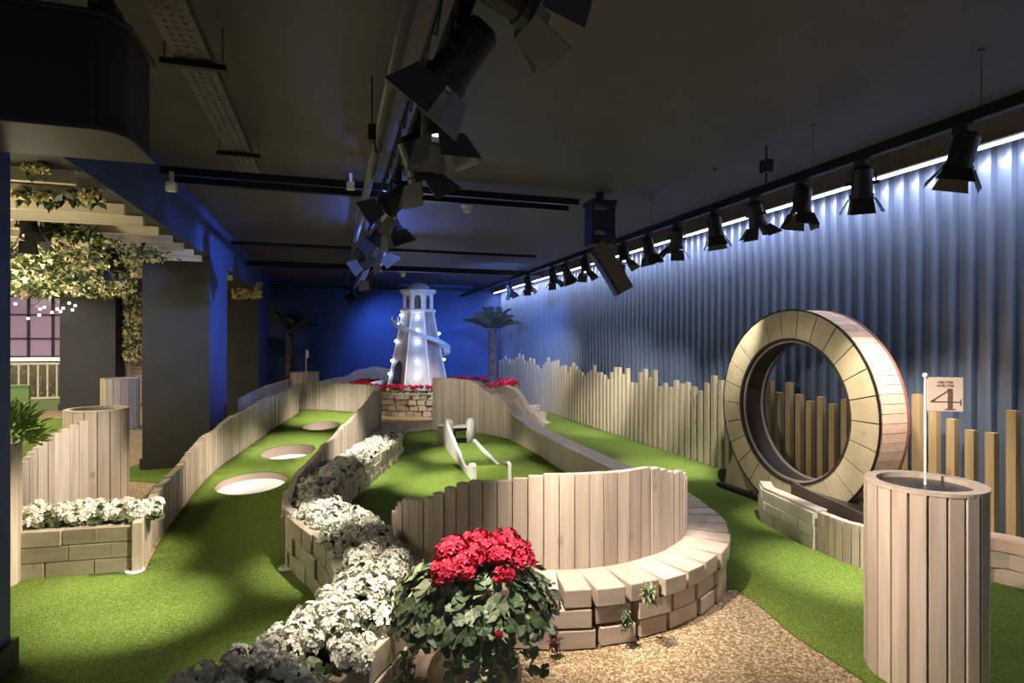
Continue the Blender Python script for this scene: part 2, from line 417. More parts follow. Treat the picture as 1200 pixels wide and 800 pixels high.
# front curved bench, stepped fence and the wall that continues behind
bench = thing('curved_block_bench', 'curved three-course bench of pale wooden blocks under the round slat fence', 'bench', CC)
b = MB(); block_wall(b, arc(1.24, PI*-.90, 0.0), .22, 2, .23, .26, jit=.014, gap=.012)
block_wall(b, arc(1.24, PI*-.90, .02), .11, 1, .185, .30, z0=.22, jit=.010, gap=.012); b.build('block_courses', M_block, bench, .006)
def wtop(d): return interp(d, [(4.4,.325), (8.6,.33), (9.3,.40), (10.1,.72), (10.55,.95), (10.8,.97)])
b = MB(); lowp = [p for p in WALLP if depth(p) < 5.6]
block_wall(b, lowp, .22, 2, .22, .26); block_wall(b, lowp, .11, 1, .17, .29, z0=.22); b.build('block_courses', M_block, bench, .006)
def sweep_wall(mb, path, th, top, base=0.0):
    L, R = offset(path, th/2), offset(path, -th/2); n = len(path); vs = []
    for i in range(n):
        z = top(path[i])
        for q, zz in ((L[i], base), (L[i], z), (R[i], z), (R[i], base)): vs.append((q.x, q.y, zz))
    fs = [(0,1,2,3), tuple(4*(n-1)+k for k in (3,2,1,0))]
    for i in range(n-1):
        for k in range(4): fs.append((4*i+k, 4*i+4+k, 4*i+4+(k+1) % 4, 4*i+(k+1) % 4))
    mb.add(vs, fs)
wl = thing('curved_lane_wall', 'long curved pale wall rising to a tall slatted end beside the green bowl', 'wall')
b = MB(); sweep_wall(b, resample([p for p in WALLP if 5.58 < depth(p) and side(p) > .08], .1), .25, lambda p: wtop(depth(p)))
b.build('low_wall', wood('smooth_wall_wood', (.42,.34,.27), (.56,.47,.39), grain=(4,4,4), var=.05), wl, .006)
b = MB(); slat_fence(b, [p for p in WALLP if depth(p) > 9.45 and side(p) < .16], .055, .16, lambda s, m: wtop(depth(m)) if side(m) > -.98 else .97, gap=.004, jit=.004)
b.build('slatted_end', M_slat, wl)
fh = [(0,.29), (.10,.40), (.25,.62), (.42,.82), (.55,.875), (.72,.87), (.85,.78), (.94,.66), (1,.56)]
b = MB(); slat_fence(b, arc(1.08, -PI*1.03, -.10, 60), .083, .05, lambda s, m: interp(s, fh), base=lambda p: .0, gap=.005, jit=.006)
tag(b.build('slat_fence', M_slat), 'round stepped slat fence of wide boards standing on the block bench', 'fence')
# hump shaped wall behind
b = MB(); hp = resample([W(-.75,12.2), W(-.1,11.9), W(.35,11.7), W(.72,11.45)], .06)
sweep_wall(b, hp, .22, lambda p: interp(side(p), [(-.75,.50), (-.45,.62), (-.14,.74), (.05,.68), (.45,.22), (.72,.03)]))
tag(b.build('hump_wall', M_slat), 'hump-shaped pale wall sloping down to the long lane by the post fence', 'wall')
b = MB(); block_wall(b, [Vector((3.0,13.1,0)), Vector((4.75,13.1,0))], .12, 1, .4, .2); tag(b.build('kerb', M_block, None, .005), 'low pale kerb across the far end of the long lane', 'kerb')
# left front planter with white flowers
lp = thing('block_planter', 'low block planter with white flowers before the descending slat fence', 'planter')
pa, pb = G(16,679), G(165,667)
b = MB(); block_wall(b, [pb+(pa-pb).normalized()*.02, pa], .335, 3, .27, .09, jit=.006, gap=.005); b.build('block_wall', M_dblock, lp, .005)
off = Vector((-(pa-pb).y, (pa-pb).x, 0)).normalized()*-.36
if off.y < 0: off = -off
pbi = pb+(pa-pb).normalized()*.13
b = MB(); block_wall(b, [pbi+off, pa+off], .40, 3, .27, .08, jit=.006); b.build('block_wall', M_dblock, lp, .005)
b = MB(); b.prism([p[:2] for p in (pa, pbi, pbi+off, pa+off)], .02, .33); b.build('soil', M_soil, lp)

# ------------------------------------------------------------------ barrels
def barrel(c, r, h, label, n=18, top=None, mat=M_slat, slat_top=None, fill=True):
    t = thing('slat_barrel', label, 'barrel', (c[0], c[1], 0))
    b = MB(); wd = 2*PI*r/n - .011
    for k in range(n):
        a = 2*PI*(k+.35)/n; rr = r-.02+random.uniform(-.003, .003)
        b.box((c[0]+rr*math.cos(a), c[1]+rr*math.sin(a), h/2), (.04, wd, h), (0, 0, a))
    b.build('slatted_side', mat, t, .003)
    b = MB(); b.lathe([(r-.05, h-.10), (r-.05, h+.004), (r+.003, h+.004), (r+.003, h-.012), (r-.046, h-.012), (r-.05, h-.10)], (c[0], c[1], 0), 48, cap=False); b.build('rim', M_slat, t)
    b = MB(); b.lathe([(r-.045, .0), (r-.045, h-.022)], (c[0], c[1], 0), 40); b.build('black_disc', M_blacksh, t)['label'] = 'black disc inside the barrel'
    return t
BR = W(2.04, 2.85)
barrel(BR, .252, .955, 'large slatted barrel at right with a black top and the cream flag', 21)
c3 = W(-4.36, 6.05)
barrel(c3, .28, .945, 'slatted barrel with descending slats behind the left flower planter', 16)
barrel(W(-7.48, 11.0), .31, .95, 'far slatted barrel in front of the side room column', 16)
barrel(W(-4.75, 13.2), .31, .95, 'slatted barrel with white flag beyond the end of the holed green', 16)
c5 = W(-3.57, 3.86)
pl = barrel(c5, .22, .96, 'tall slatted barrel half hidden by the left edge column', 16)
# descending slats left of barrel
b = MB(); dp_ = [c3+W(-.22,-.18), c3+W(-.36,-.55), G(60,560,.6), G(28,577,.45)]
dp_ = smooth([W(-4.22,5.72), W(-4.33,5.5), W(-4.32,5.25), W(-4.2,4.9), W(-4.05,4.62)])
slat_fence(b, dp_, .075, .05, lambda s, m: lerp(.88, .45, s), jit=.004)
tag(b.build('slat_fence', M_slat), 'slats stepping down from the barrel towards the left edge column', 'fence')

# ------------------------------------------------------------------ flag sign 4
def text_mesh(body, size, M, mat, name, parent, sx=1.0, font_bold=0.0):
    cu = bpy.data.curves.new(name, 'FONT'); cu.body = body; cu.size = size; cu.align_x = 'CENTER'; cu.align_y = 'CENTER'; cu.extrude = .0008; cu.offset = font_bold
    tmp = bpy.data.objects.new(name+'_tmp', cu); COL.objects.link(tmp)
    dg = bpy.context.evaluated_depsgraph_get(); me = bpy.data.meshes.new_from_object(tmp.evaluated_get(dg))
    bpy.data.objects.remove(tmp); me.transform(M @ Matrix.Diagonal((sx, 1, 1, 1))); me.materials.clear(); me.materials.append(mat)
    o = bpy.data.objects.new(name, me); COL.objects.link(o); o.parent = parent; o.matrix_parent_inverse = parent_inv(parent); return o
pc = W(2.07, 2.885)
sg = thing('flag_sign', 'cream flag with a large 4 on a thin pole in the right barrel', 'sign', (pc.x, pc.y, .885))
b = MB(); b.tube([(pc.x, pc.y, .885), (pc.x, pc.y, 1.475)], .006, 10); b.build('pole', M_pole, sg)
b = MB(); b.smooth = True; b.lathe([(.0,-.014), (.010,-.010), (.014,0), (.010,.010), (.0,.014)], (pc.x, pc.y, 1.48), 14); b.build('pole_knob', M_pole, sg)
FX = Vector((CS, -SN, 0)); FZ = Vector((0,0,1)); FN = Vector((SN, CS, 0))   # sign faces the visitor
ang_s = -rad(12)
FX = Matrix.Rotation(ang_s, 3, 'Z') @ FX; FN = Matrix.Rotation(ang_s, 3, 'Z') @ FN
w, h = .160, .170
bc = pc + FX*(w/2+.006) + FZ*1.387
Rm = Matrix((FX, FN, FZ)).transposed()
b = MB(); b.box(bc, (w, .008, h), Rm); b.build('board', M_sign, sg, .003)
def onsign(x, z, d=.0055): return bc + FX*x + FZ*z - FN*d
TM = Matrix((FX, FZ, -FN)).transposed().to_4x4()
for tx, zz in (('HELTER', .060), ('SKELTER', .043)):
    text_mesh(tx, .0165, Matrix.Translation(onsign(0, zz)) @ TM, M_signtx, 'lettering', sg, 1.25)
b = MB()
def bar(x0, z0, x1, z1, t0):
    a, c = Vector((x0, z0)), Vector((x1, z1)); d = c-a; nn = Vector((-d.y, d.x)).normalized()*t0/2
    q = [a+nn, a-nn, c-nn, c+nn]; vs = [onsign(p.x, p.y, .0045) for p in q] + [onsign(p.x, p.y, .0062) for p in q]
    b.add(vs, [(0,1,2,3), (4,5,6,7), (0,1,5,4), (1,2,6,5), (2,3,7,6), (3,0,4,7)])
bar(.021, .025, .021, -.072, .021); bar(-.062, -.035, .020, .025, .005); bar(-.066, -.037, .070, -.037, .005)
bar(-.062, -.036, -.045, -.027, .009); bar(.067, -.025, .067, -.052, .005); bar(-.004, -.074, .046, -.074, .005); bar(.008, .027, .0315, .027, .004)
b.build('numeral', M_signtx, sg)
fp = W(-4.72, 13.2)
s2 = thing('flag_sign', 'small white flag on a pole in the far barrel by the palms', 'sign', (fp.x, fp.y, .88))
b = MB(); b.tube([(fp.x, fp.y, .88), (fp.x, fp.y, 1.47)], .013, 8); b.build('pole', M_pole, s2)
b = MB(); b.box(fp + Vector((.035,0,1.36)), (.07, .01, .17), (0,0,-.9)); b.build('board', M_pole, s2)

# ------------------------------------------------------------------ loop wheel
LC = Vector((4.18, 4.49, .985)); RO, RI, TH = .965, .685, .30
lw = thing('loop_wheel', 'big upright wooden loop wheel standing on the long green lane', 'loop obstacle', (LC.x+TH/2, LC.y, 0))
def ringpt(a, r, x): return Vector((LC.x+x, LC.y+r*math.cos(a), LC.z+r*math.sin(a)))
b = MB(); n = 26
for k in range(n):
    a0, a1 = 2*PI*k/n+.006, 2*PI*(k+1)/n-.006; m = 5
    vs = []
    for x in (0, .02):
        for j in range(m+1):
            a = lerp(a0, a1, j/m); vs += [ringpt(a, RI+.012, x), ringpt(a, RO, x)]
    q = 2*(m+1); fs = []
    for j in range(m):
        i = 2*j; fs += [(i, i+1, i+3, i+2), (q+i, q+i+2, q+i+3, q+i+1), (i+1, q+i+1, q+i+3, i+3), (i, i+2, q+i+2, q+i)]
    fs += [(0, q, q+1, 1), (2*m, 2*m+1, q+2*m+1, q+2*m)]; b.add(vs, fs)
b.build('face_boards', M_ring, lw)
b = MB(); n = 76
for k in range(n):
    a = 2*PI*(k+.5)/n; p = ringpt(a, RO-.012, TH/2+.02)
    b.box(p, (TH-.03, 2*PI*RO/n-.005, .022), Euler((a-PI/2, 0, 0)).to_matrix())
b.build('outer_planking', M_plank, lw)
def band(r0, r1, x0, x1, mat, nm, n=72):
    b = MB(); vs = []
    for k in range(n):
        a = 2*PI*k/n; vs += [ringpt(a, r0, x0), ringpt(a, r1, x0), ringpt(a, r1, x1), ringpt(a, r0, x1)]
    fs = []
    for k in range(n):
        i, j = 4*k, 4*((k+1) % n)
        for q in range(4): fs.append((i+q, j+q, j+(q+1) % 4, i+(q+1) % 4))
    b.smooth = False; b.add(vs, fs); return b.build(nm, mat, lw)
band(RO-.006, RO+.008, -.003, .012, M_black, 'rim_band')
band(RO-.03, RO+.006, TH-.01, TH+.015, plain('red_brown_band', (.22,.09,.07), .5), 'rim_band')
band(RI-.010, RI+.014, -.004, TH+.008, M_dkint, 'inner_liner')
band(RI-.028, RI+.0, .03, .045, plain('grey_rail', (.30,.28,.26), .4), 'inner_rail'); band(RI-.028, RI+.0, TH-.05, TH-.035, bpy.data.materials['grey_rail'], 'inner_rail')
band(RI+.02, RO-.02, TH-.02, TH, M_ring, 'back_face')
# chocks / base
for sy in (1, -1):
    b = MB()
    q = [(.62*sy, .03), (1.02*sy, .03), (.98*sy, .20), (.86*sy, .42)]
    vs = [(LC.x+.05, LC.y+y, z) for y, z in q] + [(LC.x+TH-.04, LC.y+y, z) for y, z in q]
    b.add(vs, [(0,1,2,3), (7,6,5,4), (0,1,5,4), (1,2,6,5), (2,3,7,6), (3,0,4,7)])
    b.build('wedge', M_ring, lw)
b = MB(); b.box((LC.x+TH/2, LC.y+.02, .035), (TH+.06, 2.06, .045)); b.build('base_plate', M_black, lw)
b = MB(); b.lathe([(.0,-.03), (.075,-.03), (.075,.03), (.0,.03)], (LC.x+.10, LC.y+1.09, .12), 18, M=Euler((0, PI/2, 0)).to_matrix()); b.build('castor', M_black, lw)
# kerb round the approach channel
kb = thing('approach_kerb', 'low block and slat kerb running from the loop wheel behind the right barrel', 'kerb')
K1 = [Vector((3.86,4.52,0)), Vector((3.77,4.32,0)), Vector((3.66,3.62,0))]
K2 = smooth([Vector((3.66,3.60,0)), Vector((3.66,3.3,0)), Vector((3.80,3.02,0)), Vector((4.1,2.88,0))])
K3 = smooth([Vector((4.1,2.88,0)), Vector((4.36,2.78,0)), Vector((4.44,2.35,0)), Vector((4.40,1.4,0))])
b = MB(); block_wall(b, [K1[0]+Vector((.05,0,0))]+K1[1:], .30, 3, .21, .09, jit=.004, gap=.004); b.build('block_wall', M_kblock, kb, .004)
b = MB(); slat_fence(b, K2, .055, .06, lambda s, m: .315, jit=.008); b.build('slat_side', M_slat, kb)
b = MB(); block_wall(b, K3, .23, 2, .24, .10, jit=.006); b.build('block_wall', M_block, kb, .004)
b = MB(); sweep_wall(b, K3, .15, lambda p: .32, .232); b.build('cap_rail', M_plank, kb, .004)
b = MB(); sweep_wall(b, [K1[0]+Vector((.07,0,0)), K1[1]+Vector((.03,0,0)), K1[2]+Vector((.03,0,0))], .10, lambda p: .322, .302); b.build('cap_rail', M_kblock, kb, .003)
tr = thing('approach_track', 'dark ball channel leading into the bottom of the loop wheel', 'track')
P = smooth([Vector((LC.x+.15,5.0,0)), Vector((LC.x+.15,4.5,0)), Vector((4.20,4.1,0)), Vector((4.06,3.5,0)), Vector((4.0,3.15,0))])
b = MB(); sweep_wall(b, P, .26, lambda p: .285, .01); b.build('channel_floor', M_dkint, tr)
b = MB(); sweep_wall(b, offset(P, .13), .02, lambda p: .315, .01); sweep_wall(b, offset(P, -.13), .02, lambda p: .32, .01); b.build('channel_side', plain('dark_brown_edge', (.10,.075,.065), .5), tr)

# ------------------------------------------------------------------ post fence along the corrugated wall
pf = thing('post_fence', 'uneven row of upright wooden posts along the corrugated wall', 'fence', (4.78, 9, 0))
known = {}
for u, v in ((890,451),(901,446),(912,460),(923,448),(935.5,462),(948,470),(960.7,465),(974,473),(988.7,468),(1072.7,462),(1093,481),(1113,491),(1134.5,504),(1158,507),(1184,481),
             (836,440),(828,449),(820,458),(812.7,453),(806,448),(799.5,450),(793,446),(786.5,454),(780,449),(773.5,453),(768,443),(762.7,433),(757,442),(751.7,432),(746.5,436),(741,448),(736.4,448),(731.5,431),(727,438),(722.4,430),(718.5,430),(714,436),(710,444),(706,439),(702,436),
             (697,436),(692,434),(688,437),(684,440),(680,436),(676,433),(671,425),(667,430),(663,437),(659,428)):
    yy = 4.74/ratio(u); known[round((yy-2.66)/pitch)] = HC - (v-400)/F*(4.74*SN+yy*CS)
for i in range(97):
    yy = 2.66 + i*pitch
    h = known.get(i)
    if h is None: h = 1.16 + .14*math.sin(i*.55)*math.sin(i*.23+1) + random.uniform(-.09, .09)
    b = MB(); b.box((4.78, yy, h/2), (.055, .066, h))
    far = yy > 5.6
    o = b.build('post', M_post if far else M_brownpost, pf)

# ------------------------------------------------------------------ small ramp in the bowl
A, Bv = W((537-600)/F*9.1, 9.1), W((577-600)/F*6.75, 6.75)
ax = (Bv-A).normalized(); ay = Vector((-ax.y, ax.x, 0)); Lr = (Bv-A).length
sr = thing('ramp_obstacle', 'small white curved ramp with a turf run inside the green bowl', 'ramp', (A+Bv)/2)
def prof_r(t): return interp(t, [(0,.11), (.12,.10), (.45,.07), (.74,.045), (.82,.06), (.92,.165), (.97,.185), (1.0,.165)])
N = 30
for s_ in (1, -1):
    b = MB(); vs = []
    for i in range(N+1):
        t = i/N
        z = prof_r(t)+.035
        if s_ < 0: z = max(z, interp(t, [(0,.38), (.03,.45), (.09,.45), (.15,.37), (.3,.29), (.5,.19), (.68,.10), (.75,.0)]))
        for o_ in (.19, .23):
            p = A + ax*Lr*t + ay*o_*s_; vs += [(p.x, p.y, .012), (p.x, p.y, z)]
    fs = [(0,1,3,2), (4*N, 4*N+2, 4*N+3, 4*N+1)]
    for i in range(N):
        a = 4*i; fs += [(a, a+4, a+5, a+1), (a+2, a+3, a+7, a+6), (a+1, a+5, a+7, a+3)]
    b.add(vs, fs); b.build('side_panel', M_white, sr)
b = MB(); b.smooth = True; vs = []
for i in range(N+1):
    t = i/N
    if t < .12: continue
    for o_ in (-.19, .19):
        p = A + ax*Lr*t + ay*o_; vs += [(p.x, p.y, prof_r(t)), (p.x, p.y, .012)]
n = len(vs)//4; fs = [(0,1,3,2), (4*n-4, 4*n-2, 4*n-1, 4*n-3)]
for i in range(n-1): a = 4*i; fs.append((a, a+2, a+6, a+4))
b.add(vs, fs); b.build('turf_run', M_turf, sr)
ra = math.atan2(ax.y, ax.x)
b = MB()
for zc, hh, oo, ww in ((.12,.07,0,.38), (.285,.05,0,.38), (.21,.13,-.13,.12), (.21,.13,.155,.07)):
    p = A + ax*Lr*.07 + ay*oo; b.box((p.x, p.y, zc), (.02, ww, hh), (0,0,ra))
b.build('black_gate', M_black, sr)
b = MB(); p = A + ax*Lr*.05; b.box((p.x, p.y, .33), (.14, .37, .035), (0,0,ra)); b.build('cross_bar', M_white, sr)
for oo in (.17, -.17):
    b = MB(); b.smooth = True; p = A + ax*Lr*.06 + ay*oo; b.lathe([(.075,.02), (.075,.38), (.065,.42), (.04,.45), (0,.46)], p, 18); b.build('rounded_post', M_white, sr)
b = MB(); p = W((521-600)/F*9.35, 9.35); b.box((p.x, p.y, .145), (.20, .18, .27), (0,0,-.3)); b.box((p.x, p.y, .285), (.22, .20, .015), (0,0,-.3))
tag(b.build('wooden_box', M_slat, None, .004), 'small pale wooden box beside the white ramp', 'box')
def disc(p, r, label):
    t = thing('floor_uplight', label, 'light', p)
    b = MB(); b.lathe([(.0,.013), (r,.013), (r,.022), (r*.72,.026), (r*.70,.018), (.0,.018)], (p.x, p.y, 0), 28); b.build('bezel', M_whitep, t)
    b = MB(); b.lathe([(.0,.019), (r*.68,.019), (r*.55,.024), (.0,.025)], (p.x, p.y, 0), 24); b.build('lens', plain('uplight_lens', (.55,.55,.52), .15), t)
disc(G(158,671), .062, 'white round floor light at the foot of the left block planter')
disc(G(337,668), .062, 'white round floor light at the foot of the winding planter')
disc(G(508.5,521), .055, 'white round floor light beside the small wooden box')

# ------------------------------------------------------------------ plants
def leaf(mb, p, d, n, l, w, mi=0, fold=.25):
    d = d.normalized(); s = d.cross(n)
    if s.length < 1e-3: s = d.cross(Vector((1,0,0)))
    s.normalize(); u = s.cross(d)
    mb.add([p, p+d*l*.45+s*w/2+u*w*fold, p+d*l-u*l*.15, p+d*l*.45-s*w/2+u*w*fold], [(0,1,2), (0,2,3)], mi)
def rleaf(mb, p, n, r, mi=0, k=7):     # round, scalloped leaf
    n = n.normalized(); s = n.orthogonal().normalized(); u = n.cross(s); a0 = random.random()*6.3
    vs = [p - n*r*.22]
    for i in range(k*2):
        a = a0 + 2*PI*i/(k*2); rr = r*(1.0 if i % 2 == 0 else .88)
        vs.append(p + (s*math.cos(a)+u*math.sin(a))*rr + n*random.uniform(-.12, .10)*r)
    mb.add(vs, [(0, 1+i, 1+(i+1) % (k*2)) for i in range(k*2-1)], mi)
def rdir(up=-1.0):
    while True:
        v = Vector((random.gauss(0,1), random.gauss(0,1), random.gauss(0,1)))
        if v.length > .1:
            v.normalize()
            if v.z > up: return v
def head_mesh(r, nfl, pr, seed, mat, up=-.35, core=None, wid=.42):
    random.seed(seed); b = MB()
    for _ in range(nfl):
        d = rdir(up); p = d*r*random.uniform(.78, 1.08); n = (d + rdir()*.45).normalized(); s = n.orthogonal().normalized(); u = n.cross(s); a0 = random.random()*6
        pr_ = pr*random.uniform(.8, 1.2)
        for k in range(4):
            a = a0+k*PI/2; e = s*math.cos(a)+u*math.sin(a); f = n.cross(e)
            b.add([p, p+e*pr_*.6+f*pr_*wid+n*pr_*.22, p+e*pr_+n*pr_*.08, p+e*pr_*.6-f*pr_*wid+n*pr_*.22], [(0,1,2,3)], 0)
    b.lathe([(0,-r*.5), (r*.45,-r*.42), (r*.66,0), (r*.45,r*.42), (0,r*.5)], n=8, mi=1 if core else 0)
    return b.mesh('flower_head', [mat, core] if core else mat)
WH = [head_mesh(.056, 44, .023, 100+i, M_wpet, -.35, M_dleaf, .46) for i in range(4)]
def leaves_mesh(r, n, ls, seed, mat, zc=0.0, name='leaves'):
    random.seed(seed); b = MB()
    for _ in range(n):
        d = rdir(-.5); p = Vector((d.x*r, d.y*r, zc + abs(d.z)*r*.55))*random.uniform(.6, 1.0)
        rleaf(b, p, (d+Vector((0,0,.7))+rdir()*.5), ls*random.uniform(.6, 1.1))
    return b.mesh(name, mat)
WL = [leaves_mesh(.235, 60, .042, 200+i, M_dleaf) for i in range(3)]
def inst(name, me, parent=None, loc=(0,0,0), rz=0.0, sc=1.0, rx=0.0):
    o = bpy.data.objects.new(name, me); COL.objects.link(o); o.location = loc; o.rotation_euler = (rx, 0, rz); o.scale = (sc,)*3
    if parent is not None: o.parent = parent
    return o
def white_plant(p, label, group, spread=(.17,.20), nh=12, sc=1.0, ang=0.0):
    t = thing('white_flower_plant', label, 'flowering plant', p, group)
    inst('leaves', random.choice(WL), t, (0,0,.01), random.random()*6, sc)
    for k in range(nh):
        a = random.random()*2*PI; q = math.sqrt(random.random())
        x, y = spread[0]*q*math.cos(a), spread[1]*q*math.sin(a)
        X, Y = x*math.cos(ang)-y*math.sin(ang), x*math.sin(ang)+y*math.cos(ang)
        z = .125 - .09*q*q + random.uniform(-.02, .02)
        inst('flower_head', random.choice(WH), t, (X, Y, z*sc), random.random()*6, sc*random.uniform(.8, 1.15))
    return t
random.seed(5)
hp = resample([p for p in HED if depth(p) > 1.2], .21)
for i, p in enumerate(hp):
    d = depth(p); q = hp[min(i+1, len(hp)-1)]-hp[max(i-1, 0)]; ang = math.atan2(q.y, q.x)
    z = .33 if d < 4.3 else .26
    k = 1.0 if d < 3.3 else (.88 if d < 5.5 else .80)
    white_plant(p+Vector((0,0,z)), 'white-flowering plant in the long winding block planter', 'white flowers in the winding planter', (.15, .235*k), 15, k*1.0, ang)
for i in range(6):
    t = (i+.5)/6; p = pa.lerp(pb, t) + off*.5
    white_plant(p+Vector((0,0,.33)), 'white-flowering plant in the left block planter', 'white flowers in the left planter', (.15,.12), 10, .85, 0)
# red geranium urn
up = W(-.155, 2.42)
ug = thing('potted_geranium', 'red geranium spilling leaves over an ochre stone urn at the front', 'potted plant', up)
b = MB(); b.smooth = True
b.lathe([(.0,0), (.15,0), (.155,.03), (.10,.06), (.09,.10), (.15,.15), (.195,.22), (.20,.27), (.185,.29), (.188,.305), (.15,.34), (.118,.38), (.115,.41), (.145,.45), (.165,.465), (.165,.485), (.14,.487), (.12,.46), (.0,.45)], up, 40)
b.build('urn', M_urn, ug)
random.seed(21); b = MB()
for k in range(430):
    d = rdir(-.75); r = random.uniform(.62, 1.0)
    p = Vector((d.x*.37*r, d.y*.29*r, .56 + d.z*(.20 if d.z > 0 else .18)*r))
    if d.z < -.05 and (math.hypot(p.x, p.y) < .22 or random.random() < .5): continue
    if d.z < -.05 and side(p) > -.15 and side(p) < .12: continue
    rleaf(b, up+p, Vector((d.x*.8, d.y*.8, .6+d.z*.3))+rdir()*.5, random.uniform(.024, .050))
for k in range(8):     # trailing strands
    a = random.uniform(PI*1.0, PI*2.1); p0 = up+Vector((.24*math.cos(a), .24*math.sin(a), .50)); L_ = random.uniform(.10, .26)
    for j in range(9):
        q = p0 + Vector((math.cos(a)*.04, math.sin(a)*.04, 0))*(j/8) - Vector((0,0,L_*j/8))
        rleaf(b, q + rdir()*.03, rdir()+Vector((math.cos(a), math.sin(a), .3)), random.uniform(.016, .034))
b.build('foliage', M_gleaf, ug)
random.seed(22); b = MB()
for k in range(120):
    d = rdir(-.3); p = Vector((d.x*.34, d.y*.30, .55 + d.z*.19)); rleaf(b, up+p, d+Vector((0,0,.5)), random.uniform(.022, .042))
b.build('foliage', M_leaf, ug)
RH = [head_mesh(.060, 60, .023, 300+i, M_rpet, -.5) for i in range(3)]
def hpos(u, v, d): return W((u-600)/F*d, d, HC-(v-400)/F*d)
for u, v, d, s in ((533,641,2.33,1.05), (556,634,2.40,1.0), (573,640,2.36,1.0), (592,632,2.40,1.05), (606,642,2.36,1.0), (525,648,2.30,1.05), (522,669,2.22,1.05), (541,662,2.24,.9), (554,648,2.28,.95), (586,650,2.28,.85), (590,671,2.24,.75), (612,651,2.33,.9), (548,668,2.22,.6), (585,741,2.12,.28), (562,629,2.45,.8)):
    o = inst('flower_head', random.choice(RH), None, hpos(u, v+3, d)-up, random.random()*6, s*.86); o.parent = ug
b = MB(); b.smooth = True; sp = G(500,790); b.lathe([(.13,0), (.135,.06), (.11,.13), (.06,.175), (0,.185)], sp+Vector((-.02,.02,0)), 20)  # low dark brown dome standing on the gravel
tag(b.build('stone', M_lump), 'dark brown rounded lump between the winding planter and the urn', 'stone')
# little succulents tucked in the bench
def sprig(u, v, d, label, mat, r, n, tail):
    p = hpos(u, v, d); b = MB()
    for k in range(n):
        t = random.random(); q = p + Vector((random.uniform(-.02,.02), random.uniform(-.02,.02), -tail*t))
        leaf(b, q, rdir()+W(0,-.6), Vector((0,0,1)), r*random.uniform(.5, 1), r*.3)
    return tag(b.build('trailing_plant', mat), label, 'plant')
random.seed(8)
sprig(760, 688, 3.08, 'grey-green sprig hanging over the top edge of the block bench', M_gleaf, .07, 46, .06)
sprig(733, 712, 3.09, 'small green sprig growing from a lower gap of the block bench', M_leaf, .045, 50, .11)
sprig(650, 738, 3.0, 'dark reddish sprig at the foot of the bench behind the urn', two('red_brown_leaf', (.08,.03,.03), (.16,.05,.05), 20, .6), .045, 46, .10)
sprig(478, 762, 2.32, 'grey-green trailing plant at the end of the winding planter beside the urn', M_gleaf, .06, 70, .16)
# green bush in left edge barrel
b = MB(); random.seed(31); bp = c5+W(.21,0,0)+Vector((0,0,.97))
for k in range(420):
    d = rdir(-.1); q = Vector((d.x*.20, d.y*.20, d.z*.26))*random.uniform(.5, 1.0)
    leaf(b, bp+q, d+rdir()*.6+Vector((0,0,.4)), Vector((0,0,1)), random.uniform(.05,.09), .03)
tag(b.build('leafy_plant', M_lime), 'bright lime-green leafy plant growing from the left edge barrel', 'plant')

# ------------------------------------------------------------------ far planter, tower, palms
EC = (-1.95, 14.4); ERX, ERY = 2.05, 1.75
def ell(a, k=1.0): return W(EC[0]+ERX*k*math.cos(a), EC[1]+ERY*k*math.sin(a))
tp = thing('round_planter', 'round block planter carrying the lighthouse and red flowers', 'planter', ell(0)*0+W(*EC))
b = MB(); block_wall(b, [ell(2*PI*i/90) for i in range(91)], .50, 4, .17, .10, jit=.03, gap=.018); b.build('block_wall', M_block, tp)
b = MB(); b.prism([ell(2*PI*i/48, .97)[:2] for i in range(48)], .01, .45); b.build('gravel_top', two('pale_gravel', (.42,.38,.36), (.62,.58,.55), 60, .9), tp)
RS = []
for i in range(3):
    random.seed(400+i); b = MB()
    for k in range(26):
        d = rdir(-.1); p = Vector((d.x*.14, d.y*.10, .08+d.z*.05)); 
        for j in range(6):
            e = rdir(-.2); leaf(b, p+e*.02, e, Vector((0,0,1)), .035, .03, 0)
    for k in range(60):
        d = rdir(-.2); leaf(b, Vector((d.x*.15, d.y*.11, .03)), d+Vector((0,0,.2)), Vector((0,0,1)), .06, .04, 1)
    RS.append(b.mesh('red_flower_plant', [M_rpet, M_lime]))
random.seed(9)
for i in range(46):
    a = 2*PI*i/46
    o = inst('red_flower_plant', random.choice(RS), None, ell(a, .93)+Vector((0,0,.47)), random.random()*6, random.uniform(1.2, 1.5))
    tag(o, 'small red-flowering plant on the rim of the round planter', 'flowering plant', 'red flowers round the lighthouse planter')
# tower
TC = W(-2.36, 14.5, .45)
tw = thing('lighthouse_tower', 'pale lit lighthouse tower with a spiral slide before the blue back wall', 'tower', TC)
ZT = 2.38
def trad(z): return lerp(.80, .40, (z-.45)/(ZT-.45))
b = MB(); a_off = math.atan2(-CS, -SN)+PI/8+.12
vs = []
n8 = 8
for z in (.45, ZT):
    for k in range(n8): a = a_off+2*PI*k/n8; vs.append((TC.x+trad(z)*math.cos(a), TC.y+trad(z)*math.sin(a), z))
b.add(vs, [(k, (k+1) % 8, 8+(k+1) % 8, 8+k) for k in range(8)]+[tuple(range(8, 16))]); tbody = b.build('tower_body', [M_tower, two('brown_tower_panel', (.30,.24,.23), (.44,.37,.35), 5, .6, .05, (1,1,.4))], tw)
b = MB()
for k in range(8):
    a = a_off+2*PI*k/8
    b.tube([(TC.x+(trad(z)+.005)*math.cos(a), TC.y+(trad(z)+.005)*math.sin(a), z) for z in (.45, ZT)], .022, 6)
b.build('corner_rib', M_white, tw)
